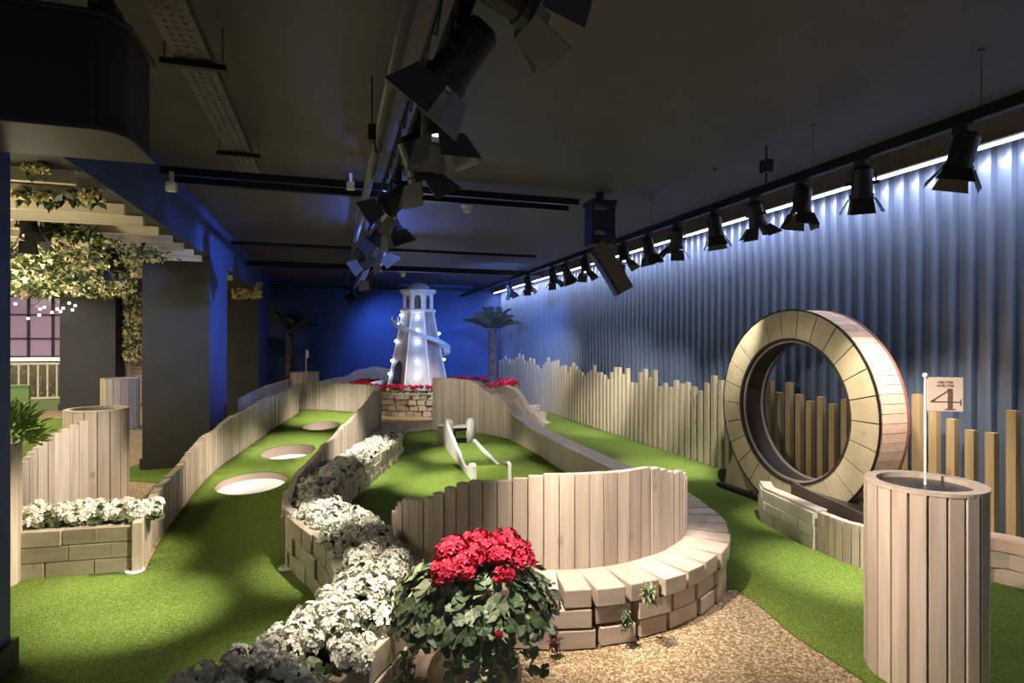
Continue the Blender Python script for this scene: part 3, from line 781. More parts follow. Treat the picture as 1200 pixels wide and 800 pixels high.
b = MB(); b.lathe([(.40,ZT-.02), (.47,ZT), (.47,ZT+.06), (.40,ZT+.08)], (TC.x, TC.y, 0), 8, a0=a_off); b.lathe([(.41,2.84), (.48,2.87), (.48,2.93), (.42,2.95), (.0,2.96)], (TC.x, TC.y, 0), 8, a0=a_off); b.build('cornice', M_white, tw)
b = MB()
for k in range(8):            # arcade: piers and arches
    a = a_off+2*PI*k/8; a2 = a_off+2*PI*(k+1)/8
    p, q = Vector((math.cos(a), math.sin(a), 0))*.40, Vector((math.cos(a2), math.sin(a2), 0))*.40; e = (q-p)
    nrm = Vector((e.y, -e.x, 0)).normalized()
    outline = [(0,0), (.24,0), (.24,.24)] + [(.5-.26*math.cos(PI*j/8), .24+.12*math.sin(PI*j/8)) for j in range(1, 8)] + [(.76,.24), (.76,0), (1,0), (1,.46), (0,.46)]
    z0 = ZT+.06; base = TC.xy.to_3d()
    L_ = [base+p+e*x+Vector((0,0,z0+z)) for x, z in outline]; I_ = [v-nrm*.05 for v in L_]
    m_ = len(outline)
    quads = [[L_[0], L_[1], L_[2], L_[-1]], [L_[-2], L_[-3], L_[-4], L_[-5]]]
    arch = L_[2:11]+[L_[10]]; topz = [base+p+e*x+Vector((0,0,z0+.46)) for x, z in outline[2:11]]
    for j in range(len(topz)-1): quads.append([L_[2+j], L_[3+j], topz[j+1], topz[j]])
    quads[0] = [L_[0], L_[1], topz[0], L_[-1]]; quads[1] = [L_[-4], L_[-3], L_[-2], topz[-1]]
    for qd in quads:
        b.add(qd, [(0,1,2,3)]); b.add([v-nrm*.05 for v in qd], [(3,2,1,0)])
    for j in range(1, 12): b.add([L_[j], L_[j+1], I_[j+1], I_[j]], [(0,1,2,3)])
b.build('arcade', M_white, tw)
b = MB(); b.lathe([(.24,ZT+.06), (.24,2.86)], (TC.x, TC.y, 0), 12); b.build('lantern_core', plain('dark_lantern', (.10,.09,.10), .5), tw)
b = MB(); b.smooth = True; b.lathe([(.30,2.95), (.29,3.0), (.25,3.06), (.17,3.11), (.08,3.135), (0,3.14)], (TC.x, TC.y, 0), 20); b.build('dome', two('dome_paint', (.28,.25,.30), (.36,.33,.38), 4), tw)
# spiral slide
def slide_pt(t):
    a = -PI*.98 + t*2*PI*.97; z = lerp(2.18, .72, t) if t < .9 else lerp(.866, .60, (t-.9)/.1)
    r = trad(z)+.13; v = W(r*math.cos(a), r*math.sin(a)); return Vector((TC.x+v.x, TC.y+v.y, z))
sp_ = [slide_pt(i/60) for i in range(61)] + [W(-3.35,14.1,.56), W(-3.5,13.8,.50)]
b = MB(); sweep = []
L, R = offset(sp_, .075), offset(sp_, -.075); vs = []
for l, r, p in zip(L, R, sp_): vs += [(l.x, l.y, p.z+.09), (l.x, l.y, p.z), (r.x, r.y, p.z), (r.x, r.y, p.z+.09)]
fs = []
for i in range(len(sp_)-1): a = 4*i; fs += [(a, a+1, a+5, a+4), (a+1, a+2, a+6, a+5), (a+2, a+3, a+7, a+6)]
b.add(vs, fs); o = b.build('spiral_slide', M_slide, tw); md = o.modifiers.new('t', 'SOLIDIFY'); md.thickness = .015
b = MB(); b.tube([Vector((*l[:2], p.z+.09)) for l, p in zip(L, sp_)], .014, 6); b.tube([Vector((*l[:2], p.z+.09)) for l, p in zip(R, sp_)], .014, 6); b.build('slide_rail', M_white, tw)
# door arch on left-front face
def facept(k, s, z, out):      # a point on face k: s along, z height
    a1, a2 = a_off+2*PI*k/8, a_off+2*PI*(k+1)/8; r = trad(z)
    p = Vector((math.cos(a1), math.sin(a1), 0))*r; q = Vector((math.cos(a2), math.sin(a2), 0))*r
    n_ = (p+q).normalized(); v = p.lerp(q, s)+n_*out; return Vector((TC.x+v.x, TC.y+v.y, z))
faces = sorted(range(8), key=lambda k: (facept(k, .5, 1.2, 0)-Vector((0,0,1.2))).length)
fk = [k for k in faces[:4]]
fk.sort(key=lambda k: side(facept(k, .5, 1.2, 0))/depth(facept(k, .5, 1.2, 0)))
kd = fk[0]
for k in range(8): tbody.data.polygons[k].material_index = 1 if (k-fk[1]) % 2 else 0
b = MB(); out = []
for j in range(13):
    if j <= 1 or j >= 11: pass
    a = PI*j/12; out.append(facept(kd, .5-.27*math.cos(a), .98+.20*math.sin(a), .012))
poly_ = [facept(kd, .23, .46, .012)] + out + [facept(kd, .77, .46, .012)]
b.add(poly_, [tuple(range(len(poly_)))]); b.add([facept(kd, .23, .46, .0)]+[p*1 for p in out]+[facept(kd, .77, .46, 0)], [tuple(range(len(poly_)))]); b.build('doorway', plain('dark_doorway', (.012,.013,.03), .7), tw)
TB = []
def bulb(p):
    b = MB(); b.smooth = True; b.lathe([(0,-.032), (.024,-.022), (.034,0), (.024,.022), (0,.032)], p, 10); b.build('light_bulb', M_bulb, tw); TB.append(p)
kf, kr = fk[1], fk[2]
for z in (2.27, 1.92, 1.66, 1.18, .84): bulb(facept(kf, .5, z, .05))
for z in (1.85, 1.62, 1.20): bulb(facept(kr if len(fk) < 4 else fk[3], .35, z, .05))
for z in (2.30, 2.08, 1.66, 1.18, .86): bulb(facept(kd, .02, z, .05))
# white wavy fence behind left
wf = smooth([W((u-600)/F*15.6, 15.6+dd) for u, dd in ((368,0), (397,.1), (420,.1), (437,0), (458,-.2), (475,-.3))])
b = MB(); slat_fence(b, wf, .09, .04, lambda s, m: interp(s, [(0,.56), (.28,.68), (.5,.90), (.66,.97), (.85,.92), (1,.84)]), gap=.003, jit=.001)
tag(b.build('wavy_fence', M_white), 'white wave-topped fence beside the lighthouse slide', 'fence')
# palms
def palm(p, h, label, nf, fl, lean=0.0, r=.10):
    t = thing('palm_tree', label, 'palm tree', p)
    b = MB(); b.smooth = True; n = 22
    b.tube([p+Vector((lean*(i/n)**2, 0, h*i/n)) for i in range(n+1)], [r*(1.15-.3*i/n)*(1.0 if i % 2 else .88) for i in range(n+1)], 12); b.build('trunk', M_trunk, t)
    top = p+Vector((lean, 0, h)); 
    for k in range(nf):
        b = MB(); a = 2*PI*k/nf+random.uniform(-.2,.2); el = random.uniform(.6, 1.4); L_ = fl*random.uniform(.75, 1.05); pts = []
        for i in range(13):
            s = i/12; q = top + Vector((math.cos(a)*math.cos(el), math.sin(a)*math.cos(el), math.sin(el)))*L_*s + Vector((0,0,-.36*L_*s*s))
            q.z = min(q.z, CEIL-.05); q.x = min(q.x, 4.7); q.y = min(q.y, BACKY-.1); pts.append(q)
        b.tube(pts, [.016*(1-.8*i/12) for i in range(13)], 5)
        for i in range(2, 13):
            tdir = (pts[i]-pts[i-1]).normalized(); sd = tdir.cross(Vector((0,0,1))).normalized()
            for sg_ in (1, -1):
                for off_ in (0, .5):
                    q = pts[i-1].lerp(pts[i], off_); leaf(b, q, tdir*.8+sd*sg_-Vector((0,0,.35)), Vector((0,0,1)), .30*(1-.5*abs(i/12-.5)), .03)
        b.build('frond', M_palm, t)
random.seed(14)
palm(W(-.50, 14.9), 1.95, 'palm tree by the far corner of the corrugated wall', 17, 1.05, r=.12)
palm(W(-6.0, 15.6), 1.9, 'taller dim palm tree at the left of the back wall', 11, 1.1, r=.13)
palm(W(-6.9, 15.4), 1.35, 'shorter palm tree nearest the rear column', 9, .8, r=.15)

# ------------------------------------------------------------------ ceiling equipment
def aim_mat(d):
    z = -Vector(d).normalized(); x = Vector((0,0,1)).cross(z)
    if x.length < 1e-3: x = Vector((1,0,0))
    x.normalize(); y = z.cross(x); return Matrix((x, y, z)).transposed()
LIGHTS = []
def spot(p, d, label, group, s=1.0, drop=.10, lit=None, spread=.55):
    t = thing('stage_spotlight', label, 'spotlight', p, group)
    M = aim_mat(d); hc = p+Vector((0,0,-drop-.10*s))       # pivot of the head
    T = lambda v: hc + M @ Vector(v)
    b = MB(); b.box(p+Vector((0,0,-.02)), (.05, .09, .05)); b.tube([p+Vector((0,0,-.04)), p+Vector((0,0,-drop))], .014, 8); b.build('clamp', M_black, t)
    b = MB()
    yx = M.col[0].copy(); yx.z = 0; yx.normalize()
    tp_ = p+Vector((0,0,-drop)); w_ = .095*s
    for sg_ in (1, -1): b.tube([tp_, tp_+yx*w_*sg_, hc+yx*w_*sg_], .008*s, 6)
    b.tube([hc-yx*(w_+.015), hc+yx*(w_+.015)], .014*s, 8); b.build('yoke', M_black, t)
    b = MB(); b.lathe([(.0,.13*s), (.05*s,.13*s), (.072*s,.10*s), (.075*s,-.08*s), (.085*s,-.085*s), (.085*s,-.115*s), (.070*s,-.115*s), (.068*s,-.09*s), (0,-.085*s)], hc, 20, M=M); b.build('housing', M_black, t)
    b = MB(); b.lathe([(.0,-.088*s), (.066*s,-.088*s), (.045*s,-.098*s), (0,-.103*s)], hc, 18, M=M); b.build('lens', M_lens, t)['label'] = 'glowing lens'
    for k in range(4):
        a = k*PI/2; e = Vector((math.cos(a), math.sin(a), 0)); f = Vector((-e.y, e.x, 0)); o_ = spread if k % 2 == 0 else spread*.75
        h0, h1 = .070*s, (.105 if k % 2 == 0 else .085)*s; l_ = .13*s
        r0 = e*.085*s+Vector((0,0,-.115*s)); r1 = r0 + e*l_*math.sin(o_) + Vector((0,0,-l_*math.cos(o_)))
        q = [r0+f*h0, r0-f*h0, r1-f*h1, r1+f*h1]; n_ = (e*math.cos(o_)+Vector((0,0,math.sin(o_))))*.003
        b = MB(); b.add([T(v) for v in q]+[T(v+n_) for v in q], [(0,1,2,3), (7,6,5,4), (0,1,5,4), (1,2,6,5), (2,3,7,6), (3,0,4,7)]); b.build('barn_door', M_door_in if s > 1 else M_blacksh, t)
    if lit:
        pw, col, ang_, blend = lit
        LIGHTS.append((hc + M @ Vector((0,0,-.13*s)), Vector(d), pw, col, ang_, blend))
    return t
def add_spot(p, d, pw, col, ang_, blend=.6, size=.05):
    l = bpy.data.lights.new('lamp', 'SPOT'); l.energy = pw; l.color = col; l.spot_size = rad(ang_); l.spot_blend = blend; l.shadow_soft_size = size
    o = bpy.data.objects.new('lamp', l); COL.objects.link(o); o.location = p; o.rotation_euler = aim_mat(d).to_euler()
def add_point(p, pw, col, size=.05):
    l = bpy.data.lights.new('lamp', 'POINT'); l.energy = pw; l.color = col; l.shadow_soft_size = size
    o = bpy.data.objects.new('lamp', l); COL.objects.link(o); o.location = p
def add_area(p, d, sx, sy, pw, col, spread=180):
    l = bpy.data.lights.new('lamp', 'AREA'); l.shape = 'RECTANGLE'; l.size = sx; l.size_y = sy; l.energy = pw; l.color = col; l.spread = rad(spread)
    o = bpy.data.objects.new('lamp', l); COL.objects.link(o); o.location = p; o.rotation_euler = aim_mat(d).to_euler(); return o
WARM = (1, .86, .68); NEUT = (1, .93, .82); BLUE = (.12, .30, 1.0)
ordn = ['first', 'second', 'third', 'fourth', 'fifth', 'sixth', 'seventh', 'eighth', 'ninth', 'tenth', 'eleventh', 'twelfth', 'thirteenth', 'fourteenth']
TXR, TZ = 3.6, 2.97
rt_ = thing('lighting_track', 'long black lighting track hung along the corrugated wall', 'lighting track', (TXR, 8, TZ))
b = MB(); b.box((TXR, 8.4, TZ), (.06, 16.4, .06)); b.box((TXR, 8.4, TZ+.035), (.03, 16.4, .02)); b.build('rail', M_track, rt_)
b_y = [TXR/ratio(u) for u in (1150, 953, 838, 763, 716)] + [11.2]
for yy in b_y:
    b = MB(); b.tube([(TXR, yy, TZ+.03), (TXR, yy, CEIL)], .004, 6); b.tube([(TXR, yy, CEIL-.02), (TXR, yy, CEIL)], .02, 8); b.build('hanger_wire', M_whitep if False else M_pipe, rt_)
yy = TXR/ratio(898); b = MB(); b.box((TXR, yy, TZ+.20), (.07, .09, .11)); b.tube([(TXR, yy, TZ), (TXR, yy, CEIL)], .008, 6); b.build('junction_box', M_black, rt_)
R_u = (1128, 1010, 940, 886, 838, 793, 760, 731, 686, 664, 648, 619, 597)
# aims as spots on the ground (u, v) or direction
R_aim = [G(965,690), G(1000,640), G(900,640), G(960,600), G(880,600), G(760,545), G(820,560), G(780,565), G(720,540), G(740,520), G(690,500), G(640,492), G(650,486)]
R_dirs = [(-.25,.15,-.96), (.1,-.15,-1), (-.35,-.1,-.9), (0,-.3,-1), (-.45,-.4,-.8)]
for i, u in enumerate(R_u):
    p = Vector((TXR, TXR/ratio(u), TZ-.03)); a = R_aim[i]; a = Vector((a[0], a[1], .1)); d = a-p
    lit = (0, NEUT, 40, .7)
    spot(p, d, 'black barn-door spotlight, %s from the near end of the right ceiling track' % ordn[i], 'spotlights on the right track', .92, .07, None, random.uniform(.35, .75))
TXL = .49
lt_ = thing('lighting_track', 'black lighting track crowded with spotlights above the flower row', 'lighting track', (TXL, 8, TZ))
b = MB(); b.box((TXL, 8.2, TZ), (.06, 15.4, .06)); b.build('rail', M_track, lt_)
b = MB()
for i in range(52):
    y0 = .6+i*.29; b.tube([(TXL-.06, y0, TZ+.10), (TXL-.06, y0+.145, TZ+.01), (TXL-.06, y0+.29, TZ+.10)], .006, 5)
b.tube([(TXL-.06, .6, TZ+.10), (TXL-.06, 15.8, TZ+.10)], .012, 6); b.build('lattice_girder', M_track, lt_)
for yy in (2.0, 4.5, 7.5, 11):
    b = MB(); b.tube([(TXL, yy, TZ+.03), (TXL, yy, CEIL)], .005, 6); b.build('hanger_wire', M_pipe, lt_)
L_y = (1.72, 2.24, 2.80, 3.58, 4.6, 5.4, 6.2, 7.1, 8.2, 9.6)
L_d = [(1,.15,-.30), (-.55,.35,-.75), (.12,.05,-1), (.40,.25,-.9), (-.6,.4,-.5), (.35,.1,-.9), (-.5,.2,-.7), (.5,.2,-.7), (-.6,.3,-.5), (.2,.4,-.8)]
for i, yy in enumerate(L_y):
    p = Vector((TXL, yy, TZ-.03))
    spot(p, Vector(L_d[i]), 'black spotlight with metal barn doors, %s from the near end of the middle ceiling track' % ordn[i], 'spotlights on the middle track', 1.12, .05, None, random.uniform(.4, .7))
pm = W(-4.25, 15.2, 2.76)
t = thing('stage_spotlight', 'dark moving-head light hanging by itself near the back wall', 'spotlight', pm)
b = MB(); b.box(pm+Vector((0,0,.30)), (.26,.22,.12)); b.tube([pm+Vector((0,0,.36)), pm+Vector((0,0,.59))], .02, 6); b.build('base_box', M_black, t)
for sx in (-.17, .17):
    b = MB(); b.box(pm+Vector((sx,0,.10)), (.04,.12,.34)); b.build('yoke_arm', M_black, t)
b = MB(); b.lathe([(0,.13), (.11,.11), (.13,0), (.12,-.13), (0,-.13)], pm+Vector((0,0,.02)), 16, M=aim_mat((.5,-.4,-.8))); b.build('housing', M_blacksh, t)
# round pipe
b = MB(); b.smooth = True; b.tube([(.325, .1, 3.16), (.325, 16.8, 3.16)], .040, 14)
dpipe = thing('ceiling_pipe', 'long round grey pipe hung under the black ceiling', 'pipe', (.325, 8, 3.16)); b.build('pipe', M_pipe, dpipe)
for yy in (3.3, 4.6, 7.0, 10.0):
    b = MB(); b.lathe([(.042,-.015), (.048,-.015), (.048,.015), (.042,.015)], (.325, yy, 3.16), 16, M=Euler((PI/2,0,0)).to_matrix()); b.tube([(.325, yy, 3.2), (.325, yy, CEIL)], .006, 6); b.build('pipe_clip', M_pipe, dpipe)
pb_ = hpos(436,156,3.7)
b = MB(); b.box(pb_, (.05,.06,.10)); b.tube([pb_, (pb_.x, pb_.y, CEIL)], .006, 6); b.tube([pb_, pb_+Vector((.03,.02,-.12))], .008, 6); tag(b.build('ceiling_sensor', M_black), 'small black box on a rod beside the round grey pipe', 'sensor')
# perforated tray
ct = thing('cable_tray', 'perforated grey cable tray running under the ceiling at left', 'cable tray', (-.71, 2.5, 3.15))
b = MB(); x0, x1, zt = -.80, -.62, 3.15; y0, y1 = .3, 5.58
xs = [x0, -.77]+[-.755+.03*k for k in range(5)]+[-.65, x1]
# perforated floor: strips between slots
cols = [(x0,-.765), (-.745,-.72), (-.70,-.675), (-.655,x1)]
for a, c in cols: b.box(((a+c)/2, (y0+y1)/2, zt), (c-a, y1-y0, .003))
y = y0
k = 0
while y < y1-.06:
    for a, c in ((-.765,-.745), (-.72,-.70), (-.675,-.655)): b.box(((a+c)/2, y+.018+(k % 2)*.0, zt), (c-a, .036, .003))
    y += .06; k += 1
b.box((x0, (y0+y1)/2, zt+.025), (.003, y1-y0, .05)); b.box((x1, (y0+y1)/2, zt+.025), (.003, y1-y0, .05)); b.build('perforated_channel', M_tray, ct)
for yy in (3.45, 5.0):
    b = MB(); b.box((-.71, yy, zt-.022), (.32, .04, .03)); b.build('support_bar', M_black, ct)
    for sx in (-.85, -.57):
        b = MB(); b.tube([(sx, yy, zt-.03), (sx, yy, CEIL)], .005, 6); b.build('hanger_wire', M_pipe, ct)
# trunking across
def trunk(P0, P1, w, h, label, n=1, gap=.06):
    t = thing('cable_trunking', label, 'cable trunking', P0)
    for k in range(n):
        b = MB(); a, c = P0+Vector((0,k*gap,0)), P1+Vector((0,k*gap,0)); m = (a+c)/2; dd = c-a
        b.box(m, (dd.length, w, h), (0, 0, math.atan2(dd.y, dd.x))); b.build('rail', M_track, t)
    return t
trunk(Vector((-1.5,6.0,3.22)), Vector((2.65,6.0,3.22)), .06, .07, 'twin black trunking crossing the ceiling nearest the camera', 2, .30)
trunk(Vector((-1.5,9.8,3.18)), Vector((3.5,9.8,3.18)), .05, .05, 'thin black trunking crossing the ceiling in front of the lighthouse')
trunk(Vector((-1.5,11.5,3.08)), Vector((4.2,11.5,3.08)), .12, .10, 'thick black trunking crossing the ceiling just before the lighthouse')
trunk(Vector((-1.5,15.8,3.08)), Vector((4.0,15.8,3.08)), .06, .06, 'farthest black trunking crossing the ceiling by the back wall')
def small(u, v, d, label, kind='box'):
    p = hpos(u, v, d); b = MB(); b.smooth = kind != 'box'
    if kind == 'box': b.box(p, (.075,.05,.075), (0,0,-.2)); b.box(p+Vector((0,.0,.08)), (.03,.03,.09))
    else: b.lathe([(0,-.045), (.035,-.04), (.05,-.02), (.05,.02), (.07,.025), (.07,.05), (0,.05)], p, 18); b.tube([p+Vector((0,0,.05)), Vector((p.x, p.y, CEIL))], .008, 6)
    o = b.build('junction_box' if kind == 'box' else 'smoke_detector', M_whitep); tag(o, label, 'junction box' if kind == 'box' else 'smoke detector')
small(411, 218, 5.75, 'small white junction box on the near ceiling trunking')
small(201, 219, 4.8, 'white junction box on the blue beam beside the cable tray')
small(547, 245, 6.9, 'white smoke detector under the ceiling in the blue glow', 'd')
small(472, 322, 12.5, 'white smoke detector nearest the lighthouse dome', 'd')
# PA speaker top left
pk = thing('ceiling_speaker', 'huge black loudspeaker cabinet hanging at the top left', 'loudspeaker', (-1.15, 2.9, 2.5))
z0, z1 = 2.50, 2.985
def rounded(x0, x1, y0, y1, r):
    out = [(x0, y0), (x1-r, y0)]
    for j in range(1, 10): a = -PI/2+PI/2*j/9; out.append((x1-r+r*math.cos(a), y0+r+r*math.sin(a)))
    return out + [(x1, y1), (x0, y1)]
b = MB(); b.prism(rounded(-1.5, -.83, 2.72, 3.12, .11), z0+.02, z1-.02); b.build('grille', M_grille, pk)
b = MB(); b.prism(rounded(-1.52, -.81, 2.70, 3.15, .13), z0, z0+.022); b.build('bottom_panel', M_spk, pk, .004)
b = MB(); b.prism(rounded(-1.52, -.81, 2.70, 3.15, .13), z1-.022, z1); b.build('top_panel', M_spk, pk, .004)
b = MB(); b.box((-.925, 2.716, 2.742), (.012,.015,.44)); b.build('grille_seam', M_spk, pk)
b = MB(); b.box((-.92, 2.85, z1+.04), (.10,.10,.08)); b.tube([(-.92, 2.85, z1+.04), (-.92, 2.85, CEIL)], .03, 10); b.build('bracket', M_black, pk)
# hanging line speaker
hs = hpos(703, 262, 6.6)
ls = thing('hanging_speaker', 'curved brown-fronted loudspeaker hanging from a black rigging cluster by the right track', 'loudspeaker', hs)
b = MB(); b.box(hs+Vector((0,0,.22)), (.30,.26,.06)); b.box(hs+Vector((0,0,.02)), (.24,.22,.22)); b.box(hs+Vector((0,0,-.20)), (.28,.24,.10))
for sx in (-.13, .13): b.box(hs+Vector((sx,0,0)), (.03,.20,.50))
b.tube([hs+Vector((0,0,.2)), Vector((hs.x, hs.y, CEIL))], .05, 10); b.build('rigging_frame', M_black, ls)
b = MB(); b2 = MB(); pts = []
for i in range(11):
    s = i/10; u_ = 697+34*s**.85; v_ = 290+52*s; pts.append(hpos(u_, v_, 6.45+.10*math.sin(s*1.5)))
vsF = []; ex = W(1,0)
for i, p in enumerate(pts):
    t_ = (pts[min(i+1,10)]-pts[max(i-1,0)]).normalized(); n_ = t_.cross(W(0,1)).normalized(); wv = n_*.10
    vsF += [p-wv-W(0,.11), p+wv-W(0,.11), p+wv+W(0,.11), p-wv+W(0,.11)]
fs = [(0,1,2,3), (40,43,42,41)]
for i in range(10):
    for k in range(4): fs.append((4*i+k, 4*i+4+k, 4*i+4+(k+1) % 4, 4*i+(k+1) % 4))
b.add(vsF, fs); b.build('shell', M_blacksh, ls)
vs = []
for i, p in enumerate(pts):
    t_ = (pts[min(i+1,10)]-pts[max(i-1,0)]).normalized(); n_ = t_.cross(W(0,1)).normalized()
    vs += [p-n_*.06-W(0,.114), p+n_*.09-W(0,.114)]
b2.add(vs, [(2*i, 2*i+1, 2*i+3, 2*i+2) for i in range(10)]); o = b2.build('cloth_front', M_brown, ls); o['label'] = 'brown cloth front'
md = o.modifiers.new('t', 'SOLIDIFY'); md.thickness = .006; md.offset = 0
# LED strip
b = MB(); b.box((WX-.21, 8.6, 3.125), (.03, 16.8, .018)); st = tag(b.build('light_strip', M_led), 'bright white strip light along the top of the corrugated wall', 'light strip')

# ------------------------------------------------------------------ side room behind the columns
pg = thing('pergola', 'cream slatted pergola roof in the side room behind the blue beam', 'pergola', (-4, 6, 2.7))
for k in range(0, 14):
    yy = 4.40+.47*k
    b = MB(); b.box((-5.24, yy, 2.705), (7.3, .055, .082)); b.build('slat', M_pergola, pg)
b = MB(); b.box((-5.6, 7.4, 2.805), (.09, 7.6, .11)); b.box((-8.0, 7.4, 2.805), (.09, 7.6, .11)); b.build('cross_beam', M_pergola, pg)
def climber(name, label, n, region, ls, seed, roses=(), mats=(M_leaf, M_ypet, M_cpet), frac=.3):
    random.seed(seed); t = thing(name, label, 'climbing plant', region())
    b = MB()
    for k in range(n):
        p = region(); m = 0 if random.random() > frac else random.choice((1, 2))
        if m: 
            for j in range(5): leaf(b, p, rdir(), Vector((0,0,1)), ls*.55, ls*.5, m)
        else: leaf(b, p, rdir(), Vector((0,0,1)), ls*random.uniform(.7, 1.3), ls*.7, 0)
    b.build('foliage', list(mats), t)['kind'] = 'stuff'
    return t
def reg_main2():
    while True:
        u = random.uniform(10, 238); d = random.uniform(5.6, 10.5); z = 2.66 - abs(random.gauss(0, .20))
        p = hpos(u, 300, d); p.z = z; v = 400 - (z-HC)*F/d
        lo = 348 if u < 160 else 306
        if 282 < v < lo and z > 1.9 and p.x < -1.75 and not (p.y > 8.2 and p.x > -2.45): return p
climber('climbing_rose', 'dense mass of cream roses and leaves hanging below the pergola', 2600, reg_main2, .075, 51)
def reg_rose1(): return hpos(random.gauss(42,9), random.gauss(190,4), 3.78)
def rose(p, r, label, par):
    random.seed(int(p.x*1000) & 255); b = MB()
    for k in range(46):
        d = rdir(-.2); s = d.orthogonal(); leaf(b, p+d*r*.25, d, s, r*.85, r*.75, 0, .35)
    o = b.build('rose', M_ypet, par); return o
yr = thing('yellow_rose_garland', 'garland of large yellow roses laid along the nearest pergola slats', 'garland', hpos(60,230,4.6))
for u, v, d, r in ((33,197,3.60,.045), (48,200,3.58,.05)): rose(hpos(u, v, d), r, '', yr)
for u, v, d, r in ((18,231,3.95,.055), (48,234,3.95,.055), (56,232,3.95,.04), (100,233,3.95,.05), (113,232,3.95,.055), (105,236,3.95,.04)): rose(hpos(u, v, d), r, '', yr)
random.seed(52); b = MB()
for k in range(70):
    p = hpos(random.uniform(15,118), random.gauss(232,4.5), random.uniform(3.92,4.0)); leaf(b, p, rdir(), Vector((0,0,1)), .07, .05)
for k in range(12):
    p = hpos(random.uniform(26,56), random.gauss(201,3), 3.6); leaf(b, p, rdir(), Vector((0,0,1)), .05, .04)
b.build('leaves', M_leaf, yr)
def reg_gar2():
    s = random.random(); return hpos(lerp(30,120,s), 287-20*math.sin(s*PI)+random.gauss(0,4), 5.2)
climber('ivy_garland', 'dark green ivy garland looped across the pergola slats', 240, reg_gar2, .09, 53, frac=.1)
def reg_tre():
    u = random.uniform(145, 168); return hpos(u, random.uniform(340, 425), 14.4+random.uniform(-.2,.2))
climber('climbing_rose', 'pale climbing roses covering the trellis beside the wide dark column', 700, reg_tre, .10, 54, frac=.45)
def reg_r2(): u = random.uniform(273,306); return hpos(u, random.uniform(331, 349), random.uniform(11.9,12.3))
climber('climbing_rose', 'cream roses hanging in the gap before the rear column', 420, reg_r2, .09, 55, frac=.7)
# window wall of the side room
WY = 17.0
wd = MB(); b0, b1 = hpos(5,415,18.6), hpos(100,415,18.6)
X0, X1 = -9.1, -6.1
b = MB(); b.box(((X0+X1)/2, WY, 2.15), (X1-X0, .04, 1.75)); w1 = struct('window_1', b, M_glass, 'mauve glass of the side room window')
b = MB(); n = 6
for k in range(n+1): b.box((lerp(X0, X1, k/n), WY-.05, 2.15), (.045, .06, 1.75))
for zz in (1.28, 1.72, 2.3, 2.75, 3.02): b.box(((X0+X1)/2, WY-.05, zz), (X1-X0, .06, .04))
b.build('window_frame', M_frame, w1)
b = MB(); b.box(((X0+X1)/2, WY-.14, 1.24), (X1-X0, .2, .06)); b.build('window_sill', M_bal, w1)
b = MB(); b.box(((X0+X1)/2, WY-.26, 1.20), (X1-X0, .02, .03)); tag(b.build('light_strip', plain('warm_led', (1,1,1), .5, 0, (1,.78,.58), 6)), 'warm white strip light under the mauve window sill', 'light strip')
bs = thing('balustrade', 'cream balustrade of thin uprights below the mauve window', 'balustrade', ((X0+X1)/2, WY-.5, 0))
b = MB(); b.box(((X0+X1)/2, WY-.5, 1.12), (X1-X0, .05, .05)); b.box(((X0+X1)/2, WY-.5, .30), (X1-X0, .05, .05)); b.build('handrail', M_bal, bs)
b = MB(); b.box(((X0+X1)/2, WY-.5, .13), (X1-X0, .12, .26)); b.build('base_board', plain('green_board', (.18,.24,.10), .7), bs)
for k in range(16):
    b = MB(); b.box((lerp(X0+.1, X1-.05, k/15), WY-.5, .71), (.035, .035, .80)); b.build('baluster', M_bal, bs)
def reg_bal(): return Vector((random.uniform(X0, X1), WY-.36+random.uniform(-.06,.1), .35+.8*random.random()))
climber('ivy', 'green ivy climbing behind the cream balustrade', 420, reg_bal, .10, 56, frac=.05, mats=(M_lime, M_ypet, M_cpet))
fb = thing('fairy_lights', 'cluster of warm fairy light bulbs hanging in front of the mauve window', 'fairy lights', hpos(60,360,13.6))
random.seed(61); b = MB(); b.tube([hpos(u, 352+6*math.sin(u*.2), 13.65) for u in range(16, 96, 4)], .006, 4); b.build('cable', M_black, fb)
for u, v in ((18,356), (47,362), (46,369), (67,362), (74,361), (81,355), (85,363), (33,373), (52,360), (71,365), (61,366), (88,358)):
    b = MB(); b.smooth = True; p = hpos(u, v, 13.6); b.lathe([(0,-.03), (.024,-.02), (.032,0), (.022,.024), (0,.03)], p, 8); b.build('light_bulb', M_fairy, fb)
tl = thing('trellis', 'pink-cream lattice trellis beside the far slatted barrel', 'trellis', W(-9.3,14.6))
b = MB(); t0, t1 = W(-9.85,14.8), W(-9.3,14.6)
for k in range(9):
    p = t0.lerp(t1, k/8); b.box((p.x, p.y, 1.2), (.02,.02,2.3))
for k in range(22):
    b.box(((t0+t1)/2)+Vector((0,0,.15+.105*k)), ((t1-t0).length,.02,.02), (0,0,math.atan2((t1-t0).y, (t1-t0).x)))
b.build('lattice', M_trel, tl)
b = MB(); 
for p in (t0, t1): b.box((p.x, p.y, 1.2), (.07,.07,2.4))
b.build('frame_post', M_trel, tl)
b = MB(); p0 = W(-10.65,11.9); b.box((p0.x, p0.y, .36), (1.1,.10,.72), (0,0,.1)); b.box((p0.x, p0.y, .73), (1.14,.14,.03), (0,0,.1)); tag(b.build('green_board', plain('green_board_paint', (.16,.24,.08), .8)), 'low green board wall at the left of the balustrade', 'board')
def lampshade(u, v, d, label):
    p = hpos(u, v, d); spot(Vector((p.x, p.y, p.z+.16)), (.25,-.35,-.9), label, 'spotlights in the side room', .85, .06, None, .4)
lampshade(34, 268, 4.9, 'black spotlight under the pergola nearest the left edge column')
lampshade(131, 305, 6.0, 'black spotlight hanging among the cream roses')

